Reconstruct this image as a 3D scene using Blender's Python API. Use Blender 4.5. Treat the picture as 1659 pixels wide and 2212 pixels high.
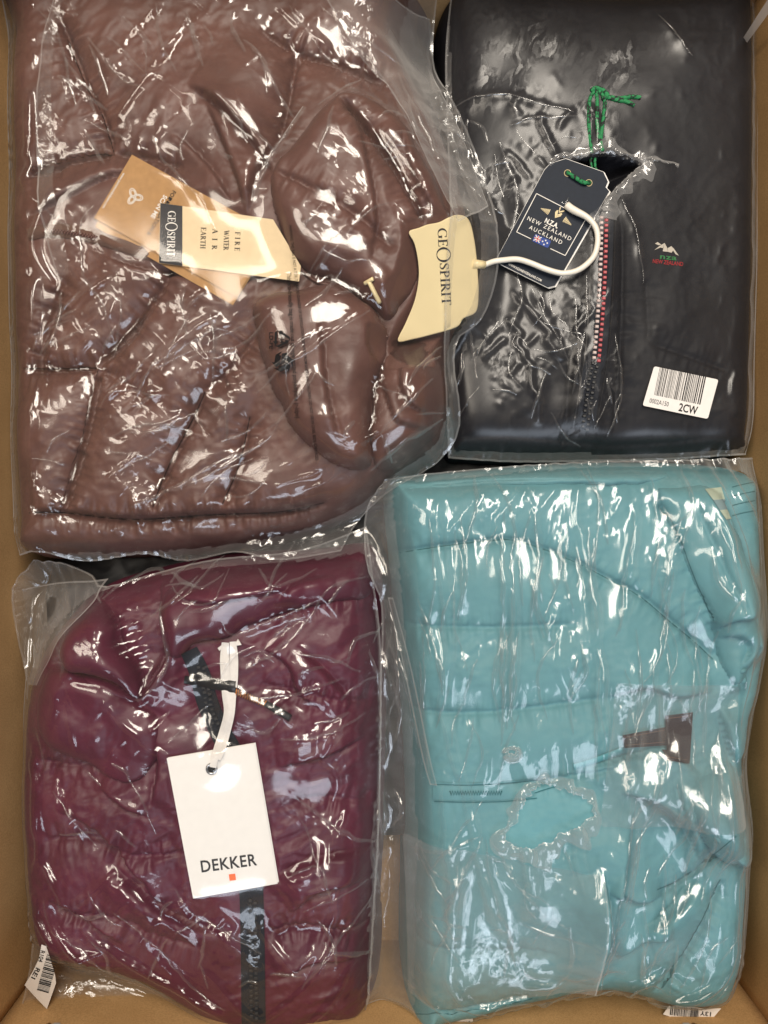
import bpy, bmesh, math, random, time
import numpy as np
from mathutils import Vector, Matrix
T0 = time.perf_counter()
scene = bpy.context.scene
for _o in list(bpy.data.objects):
    bpy.data.objects.remove(_o)
COL = scene.collection

# ------------------------------------------------------------------ camera, light, exposure
ZR = 0.12            # height of the plane the photo was measured on (mean top of the jackets)
DIST = 0.66          # camera distance above that plane
CAMZ = ZR + DIST
S = 0.6 / 1659.0     # metres per measuring unit on that plane

cam_d = bpy.data.cameras.new('camera')
cam = bpy.data.objects.new('camera', cam_d)
COL.objects.link(cam)
cam.location = (0, 0, CAMZ)
cam.rotation_euler = (0, 0, 0)
cam_d.sensor_fit = 'VERTICAL'
cam_d.angle = 2 * math.atan(0.4 / DIST)
cam_d.clip_start = 0.01
cam_d.clip_end = 50
scene.camera = cam

world = bpy.data.worlds.new('World')
scene.world = world
world.use_nodes = True
_bg = world.node_tree.nodes['Background']
_bg.inputs['Color'].default_value = (1.0, 0.93, 0.86, 1)
_bg.inputs['Strength'].default_value = 0.05


def area(name, loc, target, sx, sy, power, color):
    l = bpy.data.lights.new(name, 'AREA')
    l.shape = 'RECTANGLE'
    l.size = sx
    l.size_y = sy
    l.energy = power
    l.color = color
    o = bpy.data.objects.new(name, l)
    COL.objects.link(o)
    o.location = loc
    o.rotation_euler = (Vector(target) - Vector(loc)).to_track_quat('-Z', 'Y').to_euler()
    return o


area('ceiling_lamp', (0.22, 0.85, 1.95), (0.02, 0.05, 0.1), 0.50, 1.1, 42, (1.0, 0.91, 0.79))
area('second_ceiling_lamp', (-1.00, 0.45, 2.0), (-0.02, 0, 0.1), 0.42, 1.0, 17, (1.0, 0.89, 0.75))
area('window_light', (0.35, -1.45, 1.80), (0.10, -0.25, 0.1), 1.2, 0.7, 18, (0.78, 0.87, 1.0))

vs = scene.view_settings
vs.view_transform = 'Standard'
vs.look = 'None'
vs.exposure = 0.0
vs.gamma = 1.0
vs.use_curve_mapping = False
scene.render.engine = 'CYCLES'
scene.cycles.use_denoising = True
scene.cycles.transparent_max_bounces = 16
scene.cycles.max_bounces = 6
scene.cycles.glossy_bounces = 2
scene.cycles.diffuse_bounces = 3
scene.cycles.caustics_reflective = False
scene.cycles.caustics_refractive = False
scene.cycles.sample_clamp_indirect = 4.0

# ------------------------------------------------------------------ measuring helpers
def W(u, v, z=ZR):
    """a point measured in the photograph, lying at height z -> metres"""
    k = (CAMZ - z) / DIST
    return ((u - 829.5) * S * k, (1106.0 - v) * S * k)


def WP(pts, z=ZR):
    return [W(p[0], p[1], z) for p in pts]


RNG = np.random.default_rng(7)


def catmull(pts, closed=False, n=8):
    P = np.array(pts, float)
    N = len(P)
    out = []
    segs = N if closed else N - 1
    for i in range(segs):
        if closed:
            a, b, c, d = P[(i - 1) % N], P[i], P[(i + 1) % N], P[(i + 2) % N]
        else:
            a, b, c, d = P[max(i - 1, 0)], P[i], P[i + 1], P[min(i + 2, N - 1)]
        for t in np.linspace(0, 1, n, endpoint=False):
            out.append(0.5 * ((2 * b) + (-a + c) * t + (2 * a - 5 * b + 4 * c - d) * t * t
                              + (-a + 3 * b - 3 * c + d) * t ** 3))
    if not closed:
        out.append(P[-1])
    return np.array(out)


def resample(pts, n):
    P = np.array(pts, float)
    d = np.r_[0, np.cumsum(np.linalg.norm(np.diff(P, axis=0), axis=1))]
    t = np.linspace(0, d[-1], n)
    return np.stack([np.interp(t, d, P[:, k]) for k in range(P.shape[1])], 1)


# ------------------------------------------------------------------ height grid
DX = 0.0015
GX = np.arange(-0.318, 0.3181, DX)
GY = np.arange(-0.43, 0.4301, DX)
X, Y = np.meshgrid(GX, GY)
NY, NX = X.shape


def box_blur1(a, r, ax):
    if r < 1:
        return a
    pad = [(0, 0), (0, 0)]
    pad[ax] = (r + 1, r)
    c = np.cumsum(np.pad(a, pad, mode='edge'), axis=ax)
    n = 2 * r + 1
    if ax == 0:
        return (c[n:] - c[:-n]) / n
    return (c[:, n:] - c[:, :-n]) / n


def blur(a, sigma, it=3):
    """gaussian-like blur, sigma in metres"""
    r = max(1, int(round(sigma / DX * math.sqrt(3.0 / it))))
    for _ in range(it):
        a = box_blur1(box_blur1(a, r, 0), r, 1)
    return a


_perm = np.random.default_rng(11).permutation(256)
_perm = np.r_[_perm, _perm]
_ga = np.random.default_rng(12).uniform(0, 2 * np.pi, 256)
_gx, _gy = np.cos(_ga), np.sin(_ga)


def perlin(x, y, seed=0):
    x = x + seed * 17.31
    y = y + seed * 9.73
    xi = np.floor(x).astype(int)
    yi = np.floor(y).astype(int)
    xf, yf = x - xi, y - yi
    u = xf * xf * xf * (xf * (xf * 6 - 15) + 10)
    v = yf * yf * yf * (yf * (yf * 6 - 15) + 10)

    def g(a, b, fx, fy):
        h = _perm[_perm[a & 255] + (b & 255)]
        return _gx[h] * fx + _gy[h] * fy
    n00 = g(xi, yi, xf, yf)
    n10 = g(xi + 1, yi, xf - 1, yf)
    n01 = g(xi, yi + 1, xf, yf - 1)
    n11 = g(xi + 1, yi + 1, xf - 1, yf - 1)
    return (n00 * (1 - u) + n10 * u) * (1 - v) + (n01 * (1 - u) + n11 * u) * v * 1.0


def fbm(x, y, f, oct=4, seed=0, gain=0.5):
    s, a = 0, 1.0
    for k in range(oct):
        s = s + a * perlin(x * f, y * f, seed + k * 3)
        f *= 2.03
        a *= gain
    return s


def ridged(x, y, f, oct=3, seed=0):
    s, a = 0, 1.0
    for k in range(oct):
        s = s + a * (1 - np.abs(perlin(x * f, y * f, seed + k * 5)) * 2.2)
        f *= 2.1
        a *= 0.5
    return s


def sdf(poly):
    """signed distance (metres), positive inside a closed polygon"""
    P = np.array(poly, float)
    d2 = np.full(X.shape, 1e9)
    ins = np.zeros(X.shape, bool)
    N = len(P)
    for i in range(N):
        a, b = P[i], P[(i + 1) % N]
        e = b - a
        L2 = e @ e
        if L2 < 1e-14:
            continue
        t = np.clip(((X - a[0]) * e[0] + (Y - a[1]) * e[1]) / L2, 0, 1)
        dx, dy = X - a[0] - t * e[0], Y - a[1] - t * e[1]
        d2 = np.minimum(d2, dx * dx + dy * dy)
        if abs(e[1]) > 1e-12:
            c = ((a[1] > Y) != (b[1] > Y)) & (X < e[0] * (Y - a[1]) / e[1] + a[0])
            ins ^= c
    d = np.sqrt(d2)
    return np.where(ins, d, -d)


def line_field(pts, reach):
    """distance, side and arc position along a polyline, inside a window of the grid"""
    P = np.array(pts, float)
    lo, hi = P.min(0) - reach, P.max(0) + reach
    i0, i1 = np.searchsorted(GX, lo[0]), np.searchsorted(GX, hi[0])
    j0, j1 = np.searchsorted(GY, lo[1]), np.searchsorted(GY, hi[1])
    sl = (slice(j0, j1), slice(i0, i1))
    x, y = X[sl], Y[sl]
    best = np.full(x.shape, 1e9)
    side = np.zeros(x.shape)
    arc = np.zeros(x.shape)
    acc = 0.0
    for a, b in zip(P[:-1], P[1:]):
        e = b - a
        L = math.hypot(*e)
        if L < 1e-9:
            continue
        t = np.clip(((x - a[0]) * e[0] + (y - a[1]) * e[1]) / (L * L), 0, 1)
        dx, dy = x - a[0] - t * e[0], y - a[1] - t * e[1]
        d = np.hypot(dx, dy)
        m = d < best
        best = np.where(m, d, best)
        cr = (e[0] * dy - e[1] * dx)
        side = np.where(m, np.sign(cr), side)
        arc = np.where(m, acc + t * L, arc)
        acc += L
    return sl, best, side, arc / max(acc, 1e-9), acc


def taper(t, k=0.12):
    return np.clip(np.minimum(t, 1 - t) / k, 0, 1) ** 0.7


SEAMS = []


def puff(H, d, amp, reach):
    """padding swells between the seams recorded since the last call"""
    D = np.full(X.shape, reach * 3)
    for P in SEAMS:
        sl, q, _, t, _ = line_field(P, reach * 3)
        D[sl] = np.minimum(D[sl], q)
    SEAMS.clear()
    D = blur(D, 0.002)
    return H + amp * (1 - np.exp(-D / reach)) * np.clip(d / 0.02, 0, 1) - amp * 0.5


def groove(H, pts, depth, width, z=ZR, pucker=0.0, tap=0.10, seed=0, smooth=True):
    """a stitched seam: broad dip, sharp stitch line and small puckers across it"""
    P = catmull(WP(pts, z)) if smooth and len(pts) > 2 else np.array(WP(pts, z))
    SEAMS.append(P)
    sl, d, sd, t, L = line_field(P, width * 4)
    tp = taper(t, tap)
    g = depth * (0.60 * np.exp(-(d / width)) + 0.65 * np.exp(-(d / 0.0019) ** 2))
    if pucker:
        n = (perlin(t * L / 0.0065, d * sd / 0.03, seed + 3) + 0.5 * perlin(t * L / 0.003, d * sd / 0.02, seed + 6)) * np.exp(-((d - 0.004) / 0.009) ** 2)
        g = g - 2.2 * pucker * n
    H[sl] -= 1.3 * g * tp


def ridge(H, pts, height, width, z=ZR, tap=0.3, sharp=False):
    P = catmull(WP(pts, z)) if len(pts) > 2 else np.array(WP(pts, z))
    sl, d, sd, t, L = line_field(P, width * 4)
    f = np.exp(-d / width) if sharp else np.exp(-(d / width) ** 2)
    H[sl] += height * f * taper(t, tap)


def step(H, pts, height, fall, z=ZR, left=True, tap=0.25, edge=0.0018):
    """a fold overlapping its neighbour: one side stands proud and falls away from the edge"""
    P = catmull(WP(pts, z)) if len(pts) > 2 else np.array(WP(pts, z))
    sl, d, sd, t, L = line_field(P, fall * 4)
    s = d * sd * (1 if left else -1)
    f = np.where(s > 0, np.exp(-s / fall) * (1 - np.exp(-s / edge)), -0.35 * np.exp(s / 0.004))
    H[sl] += 1.5 * height * f * taper(t, tap)


def dome(d, R, p=0.5):
    t = np.clip(d / R, 0, 1)
    n = 1.0 / p
    return (1 - (1 - t) ** n) ** p


def sample(H, x, y):
    fx = np.clip((np.asarray(x) - GX[0]) / DX, 0, NX - 1.001)
    fy = np.clip((np.asarray(y) - GY[0]) / DX, 0, NY - 1.001)
    i, j = fx.astype(int), fy.astype(int)
    a, b = fx - i, fy - j
    return (H[j, i] * (1 - a) * (1 - b) + H[j, i + 1] * a * (1 - b)
            + H[j + 1, i] * (1 - a) * b + H[j + 1, i + 1] * a * b)


# ------------------------------------------------------------------ object helpers
def link(name, me, mat=None, parent=None, smooth=True):
    if mat is not None and not me.materials:
        me.materials.append(mat)
    if smooth:
        me.polygons.foreach_set('use_smooth', [True] * len(me.polygons))
    o = bpy.data.objects.new(name, me)
    COL.objects.link(o)
    if parent is not None:
        o.parent = parent
        o.matrix_parent_inverse = parent_inv(parent)
    return o


def parent_inv(p):
    m = Matrix.LocRotScale(p.location, p.rotation_euler, p.scale)
    if p.parent is not None:
        m = p.parent.matrix_parent_inverse.inverted() if False else m
        q = p.parent
        mq = Matrix.LocRotScale(q.location, q.rotation_euler, q.scale)
        m = mq @ p.matrix_parent_inverse @ m
    return m.inverted()


def thing(name, label, cat, loc=(0, 0, 0), group=None):
    o = bpy.data.objects.new(name, None)
    o.empty_display_size = 0.02
    COL.objects.link(o)
    o.location = loc
    o['label'] = label
    o['category'] = cat
    if group:
        o['group'] = group
    return o


def mesh_from(name, V, F):
    me = bpy.data.meshes.new(name)
    me.from_pydata([tuple(map(float, v)) for v in V], [], [tuple(map(int, f)) for f in F])
    me.update()
    return me


def mesh_np(name, V, F):
    """quads from numpy arrays, fast"""
    me = bpy.data.meshes.new(name)
    V = np.asarray(V, np.float32)
    F = np.asarray(F, np.int32)
    k = F.shape[1]
    me.vertices.add(len(V))
    me.vertices.foreach_set('co', V.ravel())
    me.loops.add(F.size)
    me.loops.foreach_set('vertex_index', F.ravel())
    me.polygons.add(len(F))
    me.polygons.foreach_set('loop_start', np.arange(0, F.size, k, dtype=np.int32))
    me.polygons.foreach_set('loop_total', np.full(len(F), k, np.int32))
    me.update(calc_edges=True)
    me.validate()
    return me


def grid_mesh(name, PX, PY, PZ, keep):
    """keep = bool per cell"""
    ny, nx = PX.shape
    idx = np.arange(ny * nx).reshape(ny, nx)
    q = np.stack([idx[:-1, :-1], idx[:-1, 1:], idx[1:, 1:], idx[1:, :-1]], -1)[keep]
    used = np.unique(q)
    remap = np.full(ny * nx, -1)
    remap[used] = np.arange(len(used))
    if PY[-1, 0] < PY[0, 0]:
        q = q[:, ::-1]
    V = np.stack([PX.ravel(), PY.ravel(), PZ.ravel()], 1)[used]
    return mesh_np(name, V, remap[q])


def field_mesh(name, H, keepv):
    k = keepv[:-1, :-1] | keepv[1:, :-1] | keepv[:-1, 1:] | keepv[1:, 1:]
    return grid_mesh(name, X, Y, H, k)


# ------------------------------------------------------------------ materials
def new_mat(name):
    m = bpy.data.materials.new(name)
    m.use_nodes = True
    nt = m.node_tree
    b = nt.nodes['Principled BSDF']
    return m, nt, b


def setp(b, **kw):
    for k, v in kw.items():
        k = k.replace('_', ' ')
        if k in b.inputs:
            b.inputs[k].default_value = v


def coords(nt):
    g = nt.nodes.new('ShaderNodeNewGeometry')
    return g.outputs['Position']


def noise_node(nt, co, scale, detail=3, rough=0.5, dist=0.0):
    n = nt.nodes.new('ShaderNodeTexNoise')
    n.inputs['Scale'].default_value = scale
    n.inputs['Detail'].default_value = detail
    n.inputs['Roughness'].default_value = rough
    n.inputs['Distortion'].default_value = dist
    nt.links.new(co, n.inputs['Vector'])
    return n


def ramp(nt, fac, stops):
    r = nt.nodes.new('ShaderNodeValToRGB')
    el = r.color_ramp.elements
    while len(el) < len(stops):
        el.new(0.5)
    for e, (p, c) in zip(el, stops):
        e.position = p
        e.color = c if len(c) == 4 else (*c, 1)
    nt.links.new(fac, r.inputs['Fac'])
    return r


def bump(nt, h, strength, dist, normal=None):
    b = nt.nodes.new('ShaderNodeBump')
    b.inputs['Strength'].default_value = strength
    b.inputs['Distance'].default_value = dist
    nt.links.new(h, b.inputs['Height'])
    if normal is not None:
        nt.links.new(normal, b.inputs['Normal'])
    return b


def fabric(name, col, rough=0.55, spec=0.4, sheen=0.25, var=0.18, crinkle=0.32):
    m, nt, b = new_mat(name)
    co = coords(nt)
    n1 = noise_node(nt, co, 28, 4, 0.6)
    c0 = tuple(c * (1 - var) for c in col)
    c1 = tuple(min(1, c * (1 + var)) for c in col)
    r = ramp(nt, n1.outputs['Fac'], [(0.3, c0), (0.7, c1)])
    nt.links.new(r.outputs['Color'], b.inputs['Base Color'])
    setp(b, Roughness=rough)
    b.inputs['Specular IOR Level'].default_value = spec
    b.inputs['Sheen Weight'].default_value = sheen
    b.inputs['Sheen Roughness'].default_value = 0.4
    b.inputs['Sheen Tint'].default_value = (*[min(1, c * 2 + 0.1) for c in col], 1)
    # crinkled nylon, then the weave
    n2 = noise_node(nt, co, 120, 5, 0.66, 1.2)
    b1 = bump(nt, n2.outputs['Fac'], crinkle, 0.0009)
    n3 = noise_node(nt, co, 2600, 1, 0.5)
    b2 = bump(nt, n3.outputs['Fac'], 0.25, 0.0002, b1.outputs['Normal'])
    nt.links.new(b2.outputs['Normal'], b.inputs['Normal'])
    return m


def plain(name, col, rough=0.5, spec=0.4, bumps=0.0, scale=400, var=0.06, metal=0.0):
    m, nt, b = new_mat(name)
    co = coords(nt)
    n = noise_node(nt, co, scale * 0.2, 3)
    r = ramp(nt, n.outputs['Fac'], [(0.3, tuple(c * (1 - var) for c in col)), (0.7, tuple(min(1, c * (1 + var)) for c in col))])
    nt.links.new(r.outputs['Color'], b.inputs['Base Color'])
    setp(b, Roughness=rough, Metallic=metal)
    b.inputs['Specular IOR Level'].default_value = spec
    if bumps:
        n2 = noise_node(nt, co, scale, 3, 0.6)
        bb = bump(nt, n2.outputs['Fac'], bumps, 0.0006)
        nt.links.new(bb.outputs['Normal'], b.inputs['Normal'])
    return m


def film_mat(name, haze=0.015, rough=0.14, crinkle=0.29, tint=(1, 1, 1), scale=1.0, gain=0.78, stretch=None, fade=None, rot=0.0, calm=()):
    """thin clear polyethylene: mostly transparent, mirror-like at facets, faintly milky"""
    m, nt, b = new_mat(name)
    nt.nodes.remove(b)
    out = nt.nodes['Material Output']
    L = nt.links.new

    def math_(op, x, y=None, clamp=False):
        n = nt.nodes.new('ShaderNodeMath')
        n.operation = op
        n.use_clamp = clamp
        for k, q in enumerate((x, y)):
            if q is None:
                continue
            if isinstance(q, (int, float)):
                n.inputs[k].default_value = q
            else:
                L(q, n.inputs[k])
        return n.outputs[0]
    geo = nt.nodes.new('ShaderNodeNewGeometry')
    co = geo.outputs['Position']
    if stretch:
        vr = nt.nodes.new('ShaderNodeVectorRotate')
        vr.rotation_type = 'Z_AXIS'
        vr.inputs['Angle'].default_value = math.radians(rot)
        L(co, vr.inputs['Vector'])
        mp = nt.nodes.new('ShaderNodeMapping')
        mp.inputs['Scale'].default_value = stretch
        L(vr.outputs['Vector'], mp.inputs['Vector'])
        co = mp.outputs['Vector']
    # crushed film: small flat facets, each tilted its own way, inside patches
    wn = noise_node(nt, co, 55 * scale, 2, 0.6)
    mx = nt.nodes.new('ShaderNodeVectorMath')
    mx.operation = 'MULTIPLY_ADD'
    mx.inputs[1].default_value = (0.03, 0.03, 0.03)
    L(wn.outputs['Color'], mx.inputs[0])
    L(co, mx.inputs[2])
    v1 = nt.nodes.new('ShaderNodeTexVoronoi')
    v1.inputs['Scale'].default_value = 190 * scale
    L(mx.outputs[0], v1.inputs['Vector'])
    msk = noise_node(nt, geo.outputs['Position'], 20, 2)
    mr = nt.nodes.new('ShaderNodeMapRange')
    mr.inputs['From Min'].default_value = 0.46
    mr.inputs['From Max'].default_value = 0.66
    mr.inputs['To Min'].default_value = 0.06 * crinkle
    mr.inputs['To Max'].default_value = crinkle
    L(msk.outputs['Fac'], mr.inputs['Value'])
    amt = mr.outputs['Result']
    if fade:                       # the film clings smooth beyond this line
        sp = nt.nodes.new('ShaderNodeSeparateXYZ')
        L(geo.outputs['Position'], sp.inputs[0])
        m3 = nt.nodes.new('ShaderNodeMapRange')
        m3.inputs['From Min'].default_value = fade[0]
        m3.inputs['From Max'].default_value = fade[1]
        m3.inputs['To Min'].default_value = 1.0
        m3.inputs['To Max'].default_value = 0.12
        L(sp.outputs[0], m3.inputs['Value'])
        amt = math_('MULTIPLY', amt, m3.outputs['Result'])
    for cx_, cy_, r_ in calm:      # drawn smooth over a stiff card
        vd = nt.nodes.new('ShaderNodeVectorMath')
        vd.operation = 'DISTANCE'
        L(geo.outputs['Position'], vd.inputs[0])
        vd.inputs[1].default_value = (cx_, cy_, 0.13)
        m4 = nt.nodes.new('ShaderNodeMapRange')
        m4.inputs['From Min'].default_value = r_ * 0.75
        m4.inputs['From Max'].default_value = r_ * 1.2
        m4.inputs['To Min'].default_value = 0.06
        m4.inputs['To Max'].default_value = 1.0
        L(vd.outputs['Value'], m4.inputs['Value'])
        amt = math_('MULTIPLY', amt, m4.outputs['Result'])
    v2 = nt.nodes.new('ShaderNodeTexVoronoi')
    v2.inputs['Scale'].default_value = 480 * scale
    L(mx.outputs[0], v2.inputs['Vector'])
    tm = nt.nodes.new('ShaderNodeVectorMath')
    tm.operation = 'MULTIPLY_ADD'
    L(v2.outputs['Color'], tm.inputs[0])
    tm.inputs[1].default_value = (0.45, 0.45, 0.45)
    L(v1.outputs['Color'], tm.inputs[2])
    tv = nt.nodes.new('ShaderNodeVectorMath')
    tv.operation = 'SUBTRACT'
    L(tm.outputs[0], tv.inputs[0])
    tv.inputs[1].default_value = (0.725, 0.725, 0.725)
    ts = nt.nodes.new('ShaderNodeVectorMath')
    ts.operation = 'SCALE'
    L(tv.outputs[0], ts.inputs[0])
    L(amt, ts.inputs['Scale'])
    ta = nt.nodes.new('ShaderNodeVectorMath')
    ta.operation = 'ADD'
    L(ts.outputs[0], ta.inputs[0])
    L(geo.outputs['Normal'], ta.inputs[1])
    nn = nt.nodes.new('ShaderNodeVectorMath')
    nn.operation = 'NORMALIZE'
    L(ta.outputs[0], nn.inputs[0])
    N = nn.outputs[0]
    tr = nt.nodes.new('ShaderNodeBsdfTransparent')
    tr.inputs['Color'].default_value = (*tint, 1)
    gl = nt.nodes.new('ShaderNodeBsdfGlossy')
    gl.inputs['Roughness'].default_value = rough
    L(N, gl.inputs['Normal'])
    dt = nt.nodes.new('ShaderNodeVectorMath')
    dt.operation = 'DOT_PRODUCT'
    L(geo.outputs['Incoming'], dt.inputs[0])
    L(geo.outputs['Normal'], dt.inputs[1])
    c = math_('ABSOLUTE', dt.outputs['Value'])
    q = math_('POWER', math_('SUBTRACT', 1.0, c, True), 5.0)
    F = math_('ADD', math_('MULTIPLY', q, 0.55), 0.042)
    F = math_('MULTIPLY', F, 1.9 * gain, True)          # both faces of the film reflect
    df = nt.nodes.new('ShaderNodeBsdfDiffuse')
    df.inputs['Color'].default_value = (0.85, 0.84, 0.83, 1)
    tl = nt.nodes.new('ShaderNodeBsdfTranslucent')
    tl.inputs['Color'].default_value = (0.85, 0.84, 0.83, 1)
    mm = nt.nodes.new('ShaderNodeMixShader')
    mm.inputs[0].default_value = 0.5
    L(df.outputs[0], mm.inputs[1])
    L(tl.outputs[0], mm.inputs[2])
    mh = nt.nodes.new('ShaderNodeMixShader')
    # a slanting film is looked through at a longer path, so it is milkier
    L(math_('MINIMUM', math_('DIVIDE', haze, math_('MAXIMUM', math_('POWER', c, 1.5), 0.05)), 0.6), mh.inputs[0])
    L(tr.outputs[0], mh.inputs[1])
    L(mm.outputs[0], mh.inputs[2])
    ms = nt.nodes.new('ShaderNodeMixShader')
    L(F, ms.inputs[0])
    L(mh.outputs[0], ms.inputs[1])
    L(gl.outputs[0], ms.inputs[2])
    L(ms.outputs[0], out.inputs['Surface'])
    return m
# ------------------------------------------------------------------ plastic film: a small cloth solver on a grid
def coons(top, right, bottom, left, spacing):
    """grid between four polylines: top L->R, right T->B, bottom L->R, left T->B (metres)"""
    top, right, bottom, left = [np.array(p, float) for p in (top, right, bottom, left)]
    ln = lambda p: np.linalg.norm(np.diff(p, axis=0), axis=1).sum()
    nu = int(max(ln(top), ln(bottom)) / spacing) + 2
    nv = int(max(ln(left), ln(right)) / spacing) + 2
    t, b = resample(top, nu), resample(bottom, nu)
    l, r = resample(left, nv), resample(right, nv)
    u = np.linspace(0, 1, nu)[None, :, None]
    v = np.linspace(0, 1, nv)[:, None, None]
    c00, c10, c01, c11 = t[0], t[-1], b[0], b[-1]
    P = ((1 - v) * t[None] + v * b[None] + (1 - u) * l[:, None] + u * r[:, None]
         - ((1 - u) * (1 - v) * c00 + u * (1 - v) * c10 + (1 - u) * v * c01 + u * v * c11))
    return P[..., 0], P[..., 1]


def _proj(P, A, B, rest, k, only_short=False):
    a, b = P[A], P[B]
    d = b - a
    L = np.sqrt((d * d).sum(-1)) + 1e-9
    c = (L - rest) / L * (0.5 * k)
    if only_short:
        c = np.minimum(c, 0)
    d *= c[..., None]
    P[A] = a + d
    P[B] = b - d


def pairs(ny, nx):
    s = slice
    out = []

    def even(n):      # force equal length
        return n
    for e in (0, 1):
        n = (nx - 1 - e + 1) // 2
        out.append(('s', (s(None), s(e, e + 2 * n - 1, 2)), (s(None), s(e + 1, e + 2 * n, 2))))
        n = (ny - 1 - e + 1) // 2
        out.append(('s', (s(e, e + 2 * n - 1, 2), s(None)), (s(e + 1, e + 2 * n, 2), s(None))))
        n = (nx - 1 - e + 1) // 2
        out.append(('d', (s(0, ny - 1), s(e, e + 2 * n - 1, 2)), (s(1, ny), s(e + 1, e + 2 * n, 2))))
        out.append(('d', (s(1, ny), s(e, e + 2 * n - 1, 2)), (s(0, ny - 1), s(e + 1, e + 2 * n, 2))))
    for e in (0, 1, 2, 3):
        a = np.arange(e, nx - 2, 4)
        if len(a):
            out.append(('b', (s(None), s(a[0], a[-1] + 1, 4)), (s(None), s(a[0] + 2, a[-1] + 3, 4))))
        a = np.arange(e, ny - 2, 4)
        if len(a):
            out.append(('b', (s(a[0], a[-1] + 1, 4), s(None)), (s(a[0] + 2, a[-1] + 3, 4), s(None))))
    return out


def up2(A):
    """double the resolution of a grid"""
    ny, nx = A.shape[:2]
    B = np.zeros((2 * ny - 1, 2 * nx - 1) + A.shape[2:], A.dtype)
    B[::2, ::2] = A
    B[1::2, ::2] = 0.5 * (A[:-1] + A[1:])
    B[:, 1::2] = 0.5 * (B[:, :-2:2] + B[:, 2::2])
    return B


def relax(P, RH, R2, H, sx, sy, steps, iters, bend, tether, pin, grav, off, seed, kick, slack=0.93, pinz=None):
    ny, nx = P.shape[:2]
    cons = []
    for kind, A, B in pairs(ny, nx):
        d = RH[B] - RH[A]
        L = np.sqrt((d * d).sum(-1))
        d2 = d[..., :2]
        L2 = np.sqrt((d2 * d2).sum(-1))
        L = L2 + slack * (L - L2)
        fx, fy = 0.5 * (sx[A] + sx[B]), 0.5 * (sy[A] + sy[B])
        gx = (B[1].start or 0) != (A[1].start or 0)
        gy = (B[0].start or 0) != (A[0].start or 0)
        f = fx if (gx and not gy) else (fy if (gy and not gx) else 0.5 * (fx + fy))
        cons.append((kind, A, B, (L * f).astype(np.float32)))
    Vv = np.zeros_like(P)
    bx = np.zeros((ny, nx), bool)
    bx[0], bx[-1], bx[:, 0], bx[:, -1] = True, True, True, True
    dt = 0.016
    rng = np.random.default_rng(seed + 99)
    for st in range(steps):
        Vv[..., 2] -= grav * dt
        Vv *= 0.94
        P0 = P.copy()
        P = P + Vv * dt
        if st < steps * 0.5 and st % 12 == 0:
            P[..., 2] += rng.normal(0, kick, P.shape[:2]).astype(np.float32)
        for it in range(iters):
            for kind, A, B, rest in cons:
                if kind == 's':
                    _proj(P, A, B, rest, 0.95)
                elif kind == 'd':
                    _proj(P, A, B, rest, 0.45)
                else:
                    _proj(P, A, B, rest, bend, True)
            P[..., :2] += tether * (R2 - P[..., :2])
            P[..., :2][bx] += pin * (R2[bx] - P[..., :2][bx])
        if pinz is not None:
            P[..., 2][bx] = np.maximum(P[..., 2][bx], pinz)
        h = (sample(H, P[..., 0], P[..., 1]) + off).astype(np.float32)
        hit = P[..., 2] < h
        P[..., 2] = np.where(hit, h, P[..., 2])
        Vv = (P - P0) / dt
        Vv[..., :2] *= np.where(hit, 0.55, 1.0)[..., None].astype(np.float32)
        np.clip(Vv, -1.0, 1.0, out=Vv)
    return P


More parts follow.
